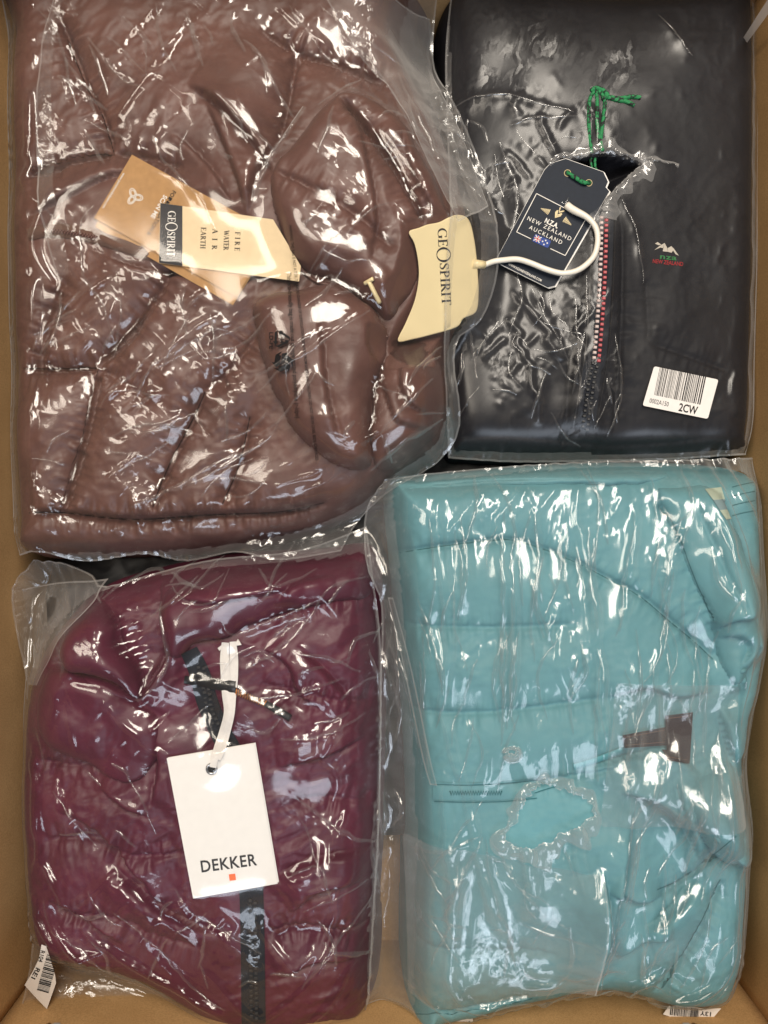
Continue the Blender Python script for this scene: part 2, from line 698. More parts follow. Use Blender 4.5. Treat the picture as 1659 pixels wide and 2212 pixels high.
def drape(px, py, H, ex, ey, steps=(110, 80, 45), iters=3, bend=(1.0, 0.9, 0.5), lift=0.006, seed=0, off=0.0009,
          blobs=0.8, pin=0.25, tether=(0.004, 0.008, 0.02), grav=0.3, ang=None, bf=9, base=0.5, field=None, seeds=(), seed_h=0.016, zs=ZR, crest=0.004, slack=0.93, pinz=None):
    """px,py coarse start grid; H support heights; ex,ey surplus length along the two grid directions"""
    H = np.maximum(H, 0.045)
    Hb = blur(H, 0.018)
    SF = np.zeros_like(X)
    for s_ in seeds:
        c_ = catmull(WP(s_, zs)) if len(s_) > 2 else np.array(WP(s_, zs))
        sl, d, _, t, _ = line_field(c_, 0.03)
        SF[sl] = np.maximum(SF[sl], np.exp(-d / 0.005) * taper(t, 0.25))
    P = None
    for lev in range(3):
        if lev:
            px, py = up2(px), up2(py)
        R2 = np.stack([px, py], -1).astype(np.float32)
        RH = np.concatenate([R2, sample(Hb, px, py)[..., None].astype(np.float32)], -1)
        mod = np.clip(base + blobs * 1.6 * fbm(px, py, bf, 2, seed + 5), 0.04, 1.6)
        if field is not None:
            mod = mod * field(px, py)
        sf = sample(SF, px, py)
        mod = (mod + 0.9 * sf).astype(np.float32)
        if P is None:
            P = RH.copy()
            P[..., 2] = np.maximum(sample(H, px, py), P[..., 2]) + lift + fbm(px, py, 40, 3, seed) * 0.004 + seed_h * sf
        else:
            P = up2(P)
        P = relax(P, RH, R2, H, 1 + ex * mod, 1 + ey * mod, steps[lev], iters, bend[lev], tether[lev], pin, grav, off, seed + lev,
                  (0.002, 0.0008, 0.0002)[lev], slack, pinz)
    P = P.astype(float)
    if crest:
        SH = np.zeros_like(X)
        for n_, s_ in enumerate(seeds):
            c_ = catmull(WP(s_, zs)) if len(s_) > 2 else np.array(WP(s_, zs))
            c_ = resample(c_, 40)
            c_ = c_ + 0.0016 * np.stack([fbm(c_[:, 0], c_[:, 1], 90, 2, seed + n_), fbm(c_[:, 0], c_[:, 1], 90, 2, seed + n_ + 50)], 1)
            sl, d, sd, t, L = line_field(c_, 0.02)
            w = np.where(sd > 0, 0.0022, 0.0050)
            hh = (0.55 + 0.6 * perlin(t * L / 0.02, 0 * t, n_)) * taper(t, 0.3)
            SH[sl] = np.maximum(SH[sl], np.exp(-d / w) * hh)
        P[..., 2] += crest * sample(SH, P[..., 0], P[..., 1])
    return P


def raster_max(H, P, extra=0.0006):
    """raise a height grid to a draped sheet"""
    Q = H.copy()
    up = []
    for a in (0, 0.5):
        for b in (0, 0.5):
            p = P[:-1, :-1] * (1 - a) * (1 - b) + P[1:, :-1] * a * (1 - b) + P[:-1, 1:] * (1 - a) * b + P[1:, 1:] * a * b
            i = np.clip(((p[..., 0] - GX[0]) / DX).round().astype(int), 0, NX - 1)
            j = np.clip(((p[..., 1] - GY[0]) / DX).round().astype(int), 0, NY - 1)
            np.maximum.at(Q, (j.ravel(), i.ravel()), p[..., 2].ravel() + extra)
    return Q


def inside(poly, x, y):
    P = np.array(poly)
    ins = np.zeros(np.shape(x), bool)
    for i in range(len(P)):
        a, b = P[i], P[(i + 1) % len(P)]
        if abs(b[1] - a[1]) > 1e-12:
            ins ^= ((a[1] > y) != (b[1] > y)) & (x < (b[0] - a[0]) * (y - a[1]) / (b[1] - a[1]) + a[0])
    return ins


def film_object(name, P, mat, parent, hole=None, keep=None, subsurf=1):
    k = np.ones((P.shape[0] - 1, P.shape[1] - 1), bool)
    if keep is not None:
        k &= keep
    if hole is not None:
        cx = 0.25 * (P[:-1, :-1, 0] + P[1:, :-1, 0] + P[:-1, 1:, 0] + P[1:, 1:, 0])
        cy = 0.25 * (P[:-1, :-1, 1] + P[1:, :-1, 1] + P[:-1, 1:, 1] + P[1:, 1:, 1])
        k &= ~inside(hole, cx, cy)
    me = grid_mesh(name, P[..., 0], P[..., 1], P[..., 2], k)
    o = link(name, me, mat, parent)
    if subsurf:
        md = o.modifiers.new('smooth', 'SUBSURF')
        md.levels = subsurf
        md.render_levels = subsurf
    return o


def creases(name, lines, R, parent, mat, z=ZR, w=0.0016, h=0.0016, seed=0, extra=()):
    """sharp pressed-in folds of the film, standing proud as little rounded tents"""
    V, F = [], []
    rng = np.random.default_rng(seed)
    for n_, s_ in enumerate(list(lines) + list(extra)):
        c = catmull(WP(s_, z)) if len(s_) > 2 else np.array(WP(s_, z))
        L = np.linalg.norm(np.diff(c, axis=0), axis=1).sum()
        m = max(12, int(L / 0.0022))
        c = resample(c, m)
        s = np.linspace(0, L, m)
        t = np.gradient(c, axis=0)
        t /= np.linalg.norm(t, axis=1, keepdims=True) + 1e-12
        nr = np.stack([-t[:, 1], t[:, 0]], 1)
        c = c + nr * (0.0022 * fbm(s, 0 * s + n_, 45, 3, seed + n_))[:, None]
        k = rng.uniform(0.55, 1.15)
        tp = taper(s / L, 0.35) * np.clip(0.75 + 0.9 * fbm(s, 0 * s, 50, 2, seed + n_ + 30), 0.15, 1.4)
        skew = rng.uniform(-0.5, 0.5)
        o = len(V)
        prof = ((-1, 0), (-0.55, 0.55), (skew * 0.4, 1.0), (0.55, 0.55), (1, 0))
        for i in range(m):
            for a_, b_ in prof:
                p = c[i] + nr[i] * a_ * w * k * (0.35 + 0.65 * tp[i])
                V.append((p[0], p[1], float(sample(R, p[0], p[1])) + (b_ * h * k * tp[i] + 0.0002)))
        for i in range(m - 1):
            for q in range(4):
                F.append((o + i * 5 + q, o + i * 5 + q + 1, o + (i + 1) * 5 + q + 1, o + (i + 1) * 5 + q)[::-1])
    o_ = link(name, mesh_np(name, np.array(V), np.array(F)), mat, parent)
    o_['kind'] = 'stuff'
    return o_
# ------------------------------------------------------------------ box
M = {}


def cardboard():
    m, nt, b = new_mat('cardboard')
    co = coords(nt)
    n = noise_node(nt, co, 14, 4, 0.6)
    n2 = noise_node(nt, co, 900, 2, 0.7)
    r = ramp(nt, n.outputs['Fac'], [(0.3, (0.52, 0.305, 0.130)), (0.7, (0.62, 0.378, 0.170))])
    r2 = ramp(nt, n2.outputs['Fac'], [(0.36, (0.72, 0.70, 0.66)), (0.6, (1, 1, 1))])
    mx = nt.nodes.new('ShaderNodeMix')
    mx.data_type = 'RGBA'
    mx.blend_type = 'MULTIPLY'
    mx.inputs['Factor'].default_value = 0.75
    nt.links.new(r.outputs['Color'], mx.inputs['A'])
    nt.links.new(r2.outputs['Color'], mx.inputs['B'])
    nt.links.new(mx.outputs['Result'], b.inputs['Base Color'])
    setp(b, Roughness=0.8)
    b.inputs['Specular IOR Level'].default_value = 0.2
    w = nt.nodes.new('ShaderNodeTexWave')           # flutes showing faintly through the liner
    w.inputs['Scale'].default_value = 42
    w.inputs['Distortion'].default_value = 0.5
    nt.links.new(co, w.inputs['Vector'])
    b1 = bump(nt, w.outputs['Fac'], 0.08, 0.0006)
    b2 = bump(nt, n2.outputs['Fac'], 0.3, 0.0004, b1.outputs['Normal'])
    nt.links.new(b2.outputs['Normal'], b.inputs['Normal'])
    return m


M['card'] = cardboard()
M['card_edge_shade'] = plain('card_edge_shade', (0.16, 0.085, 0.035), 0.9, 0.1, 0.4, 900)  # brown torn board, darkened to stand for the shade inside a slot
M['tape'] = plain('packing_tape', (0.42, 0.40, 0.39), 0.25, 0.5)
XL, XR, YB, YT = -0.3060, 0.3060, -0.4060, 0.4200
WT, WH, TH = -0.02, 0.205, 0.005        # floor level, wall top, board thickness

box = thing('cardboard_box', 'open brown corrugated cardboard box holding the four bagged jackets', 'box', (0, 0, WT))


def board(name, c, size, parent, bow=None, segs=1):
    bm = bmesh.new()
    bmesh.ops.create_cube(bm, size=1)
    bmesh.ops.scale(bm, vec=size, verts=bm.verts)
    bmesh.ops.bevel(bm, geom=bm.edges[:], offset=0.0012, segments=2, affect='EDGES')
    bmesh.ops.translate(bm, vec=c, verts=bm.verts)
    me = bpy.data.meshes.new(name)
    bm.to_mesh(me)
    bm.free()
    return link(name, me, M['card'], parent, smooth=False)


def wall_sheet(name, a, b, n_out, parent, bow=0.0, seed=1):
    """a corrugated wall as a slightly bowed slab between two floor corners"""
    n, mz = 60, 24
    V, F = [], []
    a, b, n_out = np.array(a), np.array(b), np.array(n_out)
    t = np.linspace(0, 1, n)
    zz = np.linspace(WT, WH, mz)
    for face in (0, 1):
        for z in zz:
            for s in t:
                p = a + (b - a) * s
                w = bow * math.sin(math.pi * s) * ((z - WT) / (WH - WT)) + 0.0012 * float(perlin(np.array(s * 9.0), np.array(z * 14.0), seed))
                p = p + n_out * (w + face * TH)
                V.append((p[0], p[1], z))
    for face in (0, 1):
        o = face * n * mz
        for j in range(mz - 1):
            for i in range(n - 1):
                q = (o + j * n + i, o + j * n + i + 1, o + (j + 1) * n + i + 1, o + (j + 1) * n + i)
                F.append(q if face else q[::-1])
    o2 = n * mz
    for i in range(n - 1):      # top edge
        k = (mz - 1) * n + i
        F.append((k, k + 1, o2 + k + 1, o2 + k))
    for j in range(mz - 1):
        for i, fl in ((0, 0), (n - 1, 1)):
            k = j * n + i
            q = (k, k + n, o2 + k + n, o2 + k)
            F.append(q if fl else q[::-1])
    return link(name, mesh_from(name, V, F), M['card'], parent)


wall_sheet('side_wall', (XL, YB - TH), (XL, YT + TH), (-1, 0), box, 0.004, 2)
wall_sheet('side_wall', (XR, YB - TH), (XR, YT + TH), (1, 0), box, 0.004, 3)
wall_sheet('end_wall', (XL + 0.0005, YT), (XR - 0.0005, YT), (0, 1), box, 0.004, 4)
wall_sheet('end_wall', (XL + 0.0005, YB), (XR - 0.0005, YB), (0, -1), box, 0.003, 5)
board('floor_panel', ((XL + XR) / 2, (YB + YT) / 2, WT - 0.003), (XR - XL + 0.008, YT - YB + 0.008, 0.005), box)

ground = board('floor', (0, 0, WT - 0.0085), (2.4, 2.4, 0.005), None)
ground.data.materials[0] = plain('floor_paint', (0.33, 0.30, 0.27), 0.6, 0.3, 0.1, 60)
ground['kind'] = 'structure'

# ------------------------------------------------------------------ jackets as folded, padded bodies
FLOOR = np.full(X.shape, WT)


def body(outline, top, R, z_out, seed, bulge=0.010, und=0.004, p=0.36):
    d = sdf(catmull(WP(outline, z_out), closed=True, n=5)) + 0.007
    H = WT + 0.004 + (top - WT) * dome(d, R, p)
    H += bulge * dome(d, 0.14, 1.0) - bulge * 0.5
    H += und * fbm(X, Y, 13, 3, seed) * np.clip(d / 0.02, 0, 1)
    H = np.where(d > -0.0005, H, WT - 0.01)
    return H, d


def patch(H, poly, thick, R, seed=0, z=ZR, sag=0.004, base_blur=0.006, p=0.5):
    """a padded layer lying on H; returns its top surface and edge distance"""
    d = sdf(catmull(WP(poly, z), closed=True, n=6))
    Hb = blur(H, base_blur)
    d = d + 0.0025 * fbm(X, Y, 40, 2, seed)
    Q = Hb + thick * dome(d, R, p) + sag * fbm(X, Y, 22, 3, seed) * np.clip(d / 0.015, 0, 1)
    Q = np.where(d > 0, Q, H - 0.004)
    return Q, d


def wrinkle(H, d, amp, f, seed, sx=1.0, sy=1.0, ang=0.0):
    c, s = math.cos(ang), math.sin(ang)
    xr, yr = (X * c + Y * s) * sx, (-X * s + Y * c) * sy
    xr = xr + 0.01 * fbm(X, Y, 18, 2, seed + 8)
    w = ridged(xr, yr, f, 3, seed) - 1.1
    m = np.clip(0.5 + 1.2 * fbm(X, Y, 12, 2, seed + 2), 0, 1)
    return H + amp * w * m * np.clip(d / 0.02, 0, 1)


M['brown'] = fabric('brown_nylon', (0.118, 0.054, 0.043), 0.46, 0.45, 0.12)
M['black'] = fabric('black_softshell', (0.0065, 0.0065, 0.0095), 0.65, 0.22, 0.05, crinkle=0.3)
M['burg'] = fabric('burgundy_nylon', (0.088, 0.0115, 0.029), 0.47, 0.42, 0.10)
M['teal'] = fabric('teal_nylon', (0.112, 0.282, 0.320), 0.54, 0.3, 0.08, var=0.07, crinkle=0.25)
M['teal_dark'] = fabric('teal_lining', (0.080, 0.290, 0.330), 0.6, 0.3, 0.2, var=0.06, crinkle=0.2)
M['under'] = fabric('black_lower_layer', (0.005, 0.005, 0.006), 0.5, 0.3, 0.0, crinkle=0.1)

# --- brown puffer jacket
BR_OUT = [(70, -45), (40, 100), (36, 300), (36, 500), (40, 800), (46, 1100), (62, 1192), (200, 1200), (420, 1192), (620, 1162),
          (770, 1105), (850, 1040), (945, 965), (972, 860), (965, 780), (1010, 700), (1035, 570), (1010, 450), (965, 320),
          (915, 210), (870, 120), (890, 40), (900, -45)]
HB, dB = body(BR_OUT, 0.118, 0.050, 0.075, 3, 0.014)
step(HB, [(60, 1108), (130, 1107), (280, 1122), (450, 1112), (600, 1106), (705, 1085)], 0.006, 0.02, left=True, tap=0.05)
for pts, dep, w in (
        ([(44, 796), (120, 797), (208, 795)], 0.0065, 0.010),
        ([(212, 795), (192, 900), (160, 1010), (130, 1108)], 0.0070, 0.010),
        ([(208, 795), (255, 745), (310, 690), (370, 600), (390, 540)], 0.0055, 0.009),
        ([(208, 795), (270, 830), (330, 870)], 0.003, 0.008),
        ([(443, 846), (420, 900), (367, 1003), (328, 1100)], 0.0055, 0.010),
        ([(540, 900), (517, 1003), (480, 1093)], 0.005, 0.010),
        ([(443, 846), (500, 800), (560, 720)], 0.004, 0.008),
        ([(60, 1108), (130, 1107), (280, 1122), (450, 1112), (600, 1106), (705, 1085)], 0.0065, 0.009),
        ([(120, 20), (147, 87), (187, 187), (215, 235), (233, 283), (247, 333)], 0.006, 0.010),
        ([(50, 372), (110, 360), (170, 342), (247, 335)], 0.006, 0.010),
        ([(247, 335), (330, 345), (400, 370)], 0.004, 0.008),
        ([(143, 593), (113, 663), (80, 760), (76, 796)], 0.0035, 0.006),
        ([(560, 60), (640, 110), (720, 130), (830, 170)], 0.005, 0.009),
        ([(640, 110), (625, 220), (600, 330)], 0.005, 0.009)):
    groove(HB, pts, dep, w, pucker=0.0022, seed=int(pts[0][0]))
HB = puff(HB, dB, 0.012, 0.022)
for pts, h, f, lf in (
        ([(413, 203), (467, 240), (553, 327), (600, 400)], 0.010, 0.022, True),
        ([(450, 235), (500, 353), (533, 450), (545, 520)], 0.008, 0.020, True),
        ([(380, 300), (430, 340), (480, 400), (520, 470)], 0.006, 0.018, False),
        ([(60, 470), (130, 440), (220, 395), (300, 380)], 0.006, 0.018, True),
        ([(320, 660), (300, 720), (255, 780)], 0.005, 0.016, True),
        ([(600, 330), (560, 400), (540, 520)], 0.007, 0.02, False),
        ([(230, 560), (330, 590), (480, 610), (560, 620)], 0.007, 0.02, False)):
    step(HB, pts, h, f, left=lf)
HB = wrinkle(HB, dB, 0.0030, 22, 21, 1.0, 1.8, 0.7)
HB = wrinkle(HB, dB, 0.0011, 70, 24, 1.0, 1.5, -0.4)

br_panel_poly = [(592, 398), (640, 322), (695, 255), (738, 212), (800, 222), (862, 262), (908, 335), (955, 430), (985, 505),
                 (930, 560), (880, 640), (840, 700), (800, 672), (740, 622), (680, 606), (630, 560), (602, 480)]
HP1, dP1 = patch(HB, br_panel_poly, 0.024, 0.020, 31)
groove(HP1, [(598, 396), (650, 424), (705, 455), (770, 492), (850, 560)], 0.0045, 0.008, pucker=0.0015)
groove(HP1, [(738, 240), (775, 282), (812, 330), (850, 385), (890, 455), (925, 520)], 0.010, 0.009, pucker=0.002)
HP1 = puff(HP1, dP1, 0.006, 0.016)
step(HP1, [(745, 250), (780, 310), (800, 400), (815, 500), (800, 600)], 0.006, 0.016, left=False)
step(HP1, [(870, 300), (880, 380), (910, 450), (960, 500)], 0.005, 0.014, left=True)
HP1 = wrinkle(HP1, dP1, 0.002, 40, 5, 1.0, 1.5, -0.5)
br_petal_poly = [(552, 690), (572, 655), (635, 640), (725, 628), (795, 668), (838, 725), (826, 790), (806, 860), (798, 940),
                 (800, 1000), (762, 1016), (712, 996), (650, 945), (605, 868), (575, 785)]
HP2, dP2 = patch(np.maximum(HB, HP1 * 0 + HB), br_petal_poly, 0.026, 0.022, 35)
step(HP2, [(690, 660), (705, 760), (715, 860), (745, 980)], 0.005, 0.02, left=False)
HP2 = wrinkle(HP2, dP2, 0.0018, 40, 6, 1.5, 1.0, 0.2)
br_sleeve_poly = [(862, 742), (905, 742), (950, 772), (970, 830), (968, 895), (940, 950), (880, 996), (815, 1018), (800, 960),
                  (806, 870), (822, 800)]
HP3, dP3 = patch(HB, br_sleeve_poly, 0.020, 0.024, 37)
step(HP3, [(870, 770), (860, 830), (880, 880), (930, 905)], 0.007, 0.014, left=True)
step(HP3, [(820, 820), (838, 880), (860, 920), (920, 930)], 0.006, 0.014, left=True)
HP3 = wrinkle(HP3, dP3, 0.002, 40, 9)

# --- black jacket
BK_OUT = [(975, -2), (1150, 4), (1300, 14), (1450, 10), (1600, -2), (1615, 60), (1617, 400), (1612, 700), (1604, 925), (1585, 978),
          (1400, 990), (1150, 990), (1010, 985), (968, 955), (955, 700), (970, 400), (962, 150)]
HK, dK = body(BK_OUT, 0.104, 0.036, 0.07, 4, 0.012, 0.0022, 0.36)
for pts, dep, w in (
        ([(1262, 560), (1252, 680), (1240, 800), (1232, 960)], 0.004, 0.006),
        ([(1340, 380), (1352, 520), (1350, 700), (1345, 830), (1340, 930)], 0.003, 0.006),
        ([(1406, 596), (1408, 680), (1409, 733)], 0.002, 0.005),
        ([(1409, 733), (1480, 755), (1553, 780), (1590, 792)], 0.0022, 0.005),
        ([(985, 940), (1100, 935), (1220, 945), (1330, 955), (1450, 950), (1590, 935)], 0.003, 0.008)):
    groove(HK, pts, dep, w, pucker=0.0008)
SEAMS.clear()
ridge(HK, [(1305, 480), (1300, 600), (1292, 720), (1280, 800), (1268, 920)], 0.004, 0.012, tap=0.1)
HK = wrinkle(HK, dK, 0.0022, 24, 22)
HK = wrinkle(HK, dK, 0.0010, 60, 25)
NZ_HOLE = [(1192, 352), (1218, 343), (1252, 340), (1288, 332), (1312, 330), (1350, 338), (1388, 350), (1362, 372), (1330, 402),
           (1306, 428), (1285, 440), (1240, 420), (1205, 400)]
dh = sdf(catmull(WP(NZ_HOLE, 0.115), closed=True))
HK -= 0.030 * dome(dh, 0.02)

# --- burgundy jacket
BU_OUT = [(215, 1275), (330, 1238), (450, 1214), (600, 1203), (700, 1196), (800, 1190), (818, 1300), (824, 1500), (815, 1800),
          (803, 2000), (798, 2160), (700, 2188), (560, 2208), (450, 2178), (330, 2112), (230, 2070), (120, 2050), (80, 1985),
          (64, 1850), (58, 1700), (62, 1560), (85, 1440), (140, 1345)]
HU, dU = body(BU_OUT, 0.110, 0.044, 0.068, 5, 0.016)
for pts, dep, w in (
        ([(553, 1322), (620, 1312), (690, 1296), (800, 1290)], 0.0030, 0.008),
        ([(560, 1480), (660, 1500), (740, 1520), (815, 1530)], 0.0022, 0.009),
        ([(575, 2028), (650, 2012), (740, 2035), (805, 2050)], 0.0040, 0.008),
        ([(610, 1750), (690, 1730), (760, 1745), (815, 1742)], 0.0020, 0.009),
        ([(60, 1650), (150, 1660), (230, 1640), (330, 1650)], 0.0022, 0.009),
        ([(80, 1830), (190, 1820), (300, 1850), (400, 1840)], 0.0025, 0.010),
        ([(110, 1980), (230, 1990), (330, 2030), (430, 2060)], 0.0022, 0.009),
        ([(400, 1416), (440, 1520), (500, 1640)], 0.002, 0.006)):
    groove(HU, pts, dep, w, pucker=0.0016, seed=int(pts[0][0]))
HU = puff(HU, dU, 0.008, 0.024)
for pts, h, f, lf in (
        ([(123, 1359), (128, 1410), (142, 1440), (183, 1452), (240, 1440)], 0.012, 0.020, True),
        ([(200, 1306), (240, 1340), (253, 1389), (290, 1440), (310, 1500)], 0.013, 0.018, False),
        ([(93, 1443), (130, 1442), (233, 1468), (300, 1512)], 0.010, 0.022, False),
        ([(100, 1520), (160, 1545), (227, 1570), (270, 1620)], 0.006, 0.020, False),
        ([(330, 1260), (350, 1330), (360, 1400), (340, 1450), (300, 1510)], 0.012, 0.024, True),
        ([(360, 1290), (450, 1300), (520, 1290), (640, 1270)], 0.007, 0.022, True),
        ([(420, 1380), (470, 1372), (530, 1330), (690, 1290)], 0.008, 0.020, True),
        ([(560, 1400), (620, 1440), (640, 1500), (700, 1540)], 0.006, 0.02, True),
        ([(600, 1660), (700, 1640), (790, 1600)], 0.006, 0.02, True),
        ([(590, 1900), (680, 1860), (760, 1850), (815, 1870)], 0.006, 0.02, False),
        ([(210, 1700), (270, 1740), (330, 1760)], 0.006, 0.018, True),
        ([(90, 1960), (160, 1990), (260, 2050)], 0.007, 0.018, True),
        ([(120, 1760), (200, 1800), (290, 1890), (340, 1960)], 0.007, 0.022, True),
        ([(230, 1870), (300, 1930), (380, 1990), (470, 2030)], 0.008, 0.022, False),
        ([(640, 1400), (700, 1450), (760, 1530)], 0.007, 0.020, False),
        ([(630, 1980), (690, 1930), (790, 1920)], 0.008, 0.020, True),
        ([(600, 2120), (680, 2090), (780, 2100)], 0.006, 0.020, True),
        ([(320, 1560), (340, 1640), (330, 1740)], 0.007, 0.020, True)):
    step(HU, pts, h, f, left=lf)
ridge(HU, [(395, 1420), (415, 1440), (470, 1570), (545, 1800), (546, 2190)], -0.004, 0.012, tap=0.05)
HU = wrinkle(HU, dU, 0.0034, 26, 41, 1.0, 1.8, 0.3)
HU = wrinkle(HU, dU, 0.0013, 70, 44, 1.0, 1.5, 0.9)
HU1, dU1 = patch(HU, [(125, 1355), (160, 1322), (200, 1302), (245, 1345), (258, 1395), (300, 1445), (305, 1505), (250, 1470), (190, 1452), (140, 1440)], 0.015, 0.018, 61)
HU2, dU2 = patch(HU, [(95, 1455), (140, 1448), (230, 1472), (300, 1518), (345, 1560), (335, 1640), (280, 1690), (180, 1650), (90, 1610), (66, 1530)], 0.013, 0.022, 63)
HU3, dU3 = patch(HU, [(345, 1290), (420, 1244), (560, 1218), (700, 1208), (798, 1206), (812, 1290), (690, 1305), (560, 1345), (480, 1378), (425, 1390), (388, 1420), (356, 1402)], 0.013, 0.018, 65)
step(HU3, [(365, 1285), (450, 1300), (520, 1292), (640, 1270)], 0.006, 0.016, left=True)
step(HU3, [(600, 1300), (640, 1260), (720, 1240)], 0.005, 0.016, left=False)
HU1, HU2, HU3 = [wrinkle(h_, d_, 0.0022, 34, 71 + k_) for k_, (h_, d_) in enumerate(((HU1, dU1), (HU2, dU2), (HU3, dU3)))]

# --- teal jacket
TE_OUT = [(842, 1046), (900, 1034), (1000, 1028), (1100, 1016), (1250, 1006), (1400, 1004), (1540, 1010), (1622, 1028), (1634, 1100),
          (1640, 1250), (1646, 1380), (1632, 1480), (1608, 1560), (1598, 1680), (1612, 1800), (1606, 1950), (1592, 2070),
          (1555, 2150), (1450, 2166), (1350, 2142), (1280, 2130), (1180, 2152), (1080, 2178), (960, 2204), (892, 2216),
          (888, 2000), (892, 1800), (884, 1600), (870, 1400), (852, 1200)]
HT, dT = body(TE_OUT, 0.124, 0.040, 0.088, 6, 0.016, 0.003, 0.36)
for pts, dep, w in (
        ([(846, 1197), (953, 1180), (1060, 1168), (1106, 1167), (1173, 1186), (1253, 1219), (1323, 1256), (1383, 1289), (1439, 1336),
          (1496, 1383), (1545, 1428)], 0.0042, 0.0045),
        ([(1415, 1060), (1433, 1106), (1459, 1143), (1506, 1263), (1543, 1346), (1559, 1433)], 0.0042, 0.0045),
        ([(870, 1352), (950, 1354), (1100, 1352), (1250, 1345)], 0.0022, 0.008),
        ([(880, 1540), (990, 1540), (1090, 1532), (1300, 1500)], 0.0025, 0.008),
        ([(892, 2057), (1000, 2050), (1120, 2046), (1200, 2052)], 0.0022, 0.0045),
        ([(890, 2188), (960, 2190), (1060, 2176), (1150, 2160)], 0.004, 0.006),
        ([(1420, 1922), (1480, 1895), (1539, 1848), (1600, 1800)], 0.0042, 0.0045),
        ([(1559, 1896), (1510, 2000), (1450, 2100), (1415, 2150)], 0.0042, 0.0045),
        ([(1106, 1690), (1220, 1672), (1380, 1630)], 0.003, 0.006)):
    groove(HT, pts, dep, w, pucker=0.0011, seed=int(pts[0][0]))
HT = puff(HT, dT, 0.006, 0.020)
for pts, h, f, lf in (
        ([(845, 1052), (950, 1046), (1060, 1040), (1200, 1040), (1339, 1042), (1440, 1034)], 0.007, 0.016, True),
        ([(1550, 1060), (1575, 1150), (1610, 1240), (1640, 1310)], 0.012, 0.022, False),
        ([(1546, 1366), (1573, 1340), (1633, 1333)], 0.009, 0.016, True),
        ([(1546, 1366), (1590, 1372), (1622, 1395), (1618, 1420)], 0.008, 0.014, True),
        ([(1560, 1440), (1580, 1430), (1600, 1440), (1610, 1486)], 0.008, 0.015, False),
        ([(1636, 1345), (1636, 1406), (1599, 1440), (1578, 1460), (1599, 1490)], 0.008, 0.014, False),
        ([(1480, 1740), (1510, 1790), (1560, 1840), (1620, 1880)], 0.016, 0.024, True),
        ([(1290, 1860), (1300, 1960), (1285, 2120)], 0.013, 0.025, False),
        ([(1360, 1740), (1340, 1850), (1310, 2000), (1290, 2100)], 0.011, 0.02, False),
        ([(1440, 1660), (1450, 1720), (1470, 1780)], 0.007, 0.02, True),
        ([(1300, 1900), (1360, 1930), (1420, 1925)], 0.007, 0.02, True),
        ([(1330, 1700), (1400, 1720), (1470, 1780), (1500, 1850)], 0.012, 0.024, True),
        ([(1380, 1980), (1430, 1960), (1500, 1900)], 0.009, 0.02, False),
        ([(1540, 1520), (1560, 1590), (1580, 1650)], 0.009, 0.02, True),
        ([(1330, 2060), (1380, 2020), (1440, 2010)], 0.008, 0.02, True),
        ([(1250, 1650), (1330, 1632), (1430, 1612), (1500, 1660)], 0.008, 0.018, False),
        ([(1300, 1500), (1380, 1480), (1450, 1500), (1530, 1490)], 0.007, 0.022, True)):
    step(HT, pts, h, f, left=lf)
HT = wrinkle(HT, dT, 0.0020, 24, 51, 1.0, 1.4, 0.1)
HT = wrinkle(HT, dT, 0.0010, 66, 54, 1.0, 1.5, 0.5)

HT1, dT1 = patch(HT, [(1436, 1062), (1470, 1052), (1540, 1048), (1580, 1110), (1622, 1230), (1642, 1330), (1640, 1420), (1596, 1484), (1562, 1440), (1545, 1350), (1508, 1266), (1462, 1150)], 0.012, 0.020, 81, 0.135)
HT2, dT2 = patch(HT, [(1482, 1705), (1540, 1670), (1592, 1660), (1608, 1760), (1608, 1860), (1580, 1872), (1540, 1845), (1505, 1790)], 0.012, 0.020, 83, 0.135)
HT3, dT3 = patch(HT, [(846, 1050), (1000, 1030), (1250, 1008), (1440, 1008), (1446, 1034), (1340, 1046), (1200, 1044), (1060, 1046), (950, 1052), (852, 1062)], 0.010, 0.010, 85, 0.12)
step(HT1, [(1546, 1366), (1573, 1340), (1628, 1333)], 0.007, 0.012, 0.135, True)
step(HT1, [(1552, 1380), (1590, 1376), (1618, 1398), (1600, 1436)], 0.006, 0.010, 0.135, True)
groove(HT1, [(1500, 1080), (1530, 1160), (1570, 1260), (1600, 1330)], 0.003, 0.008, 0.135)
SEAMS.clear()
HT1, HT2 = wrinkle(HT1, dT1, 0.002, 34, 91, 1, 1.5, 0.4), wrinkle(HT2, dT2, 0.002, 34, 93)

# --- what lies under the four bags, seen in the gaps
dBox = sdf([(XL + 0.004, W(0, 1850, 0.05)[1]), (XR - 0.004, W(0, 1850, 0.05)[1]), (XR - 0.004, YT - 0.004), (XL + 0.004, YT - 0.004)])
HL = 0.040 + 0.014 * fbm(X, Y, 11, 3, 77) + 0.0025 * ridged(X, Y, 26, 2, 78)
for u_, v_, a_, r_ in ((120, 1330, 0.034, 0.045), (60, 1420, 0.02, 0.04), (1640, 1010, 0.05, 0.03)):
    x_, y_ = W(u_, v_, 0.08)
    HL += a_ * np.exp(-((X - x_) ** 2 + (Y - y_) ** 2) / r_ ** 2)
HL = np.where(dBox > 0, HL * dome(dBox, 0.03) + WT * (1 - dome(dBox, 0.03)), WT - 0.01)
# ------------------------------------------------------------------ tags, print, ribbons: shared builders
def quad_faces(nu, nv, flip=False):
    idx = np.arange(nu * nv).reshape(nv, nu)
    q = np.stack([idx[:-1, :-1], idx[:-1, 1:], idx[1:, 1:], idx[1:, :-1]], -1).reshape(-1, 4)
    return q[:, ::-1] if flip else q


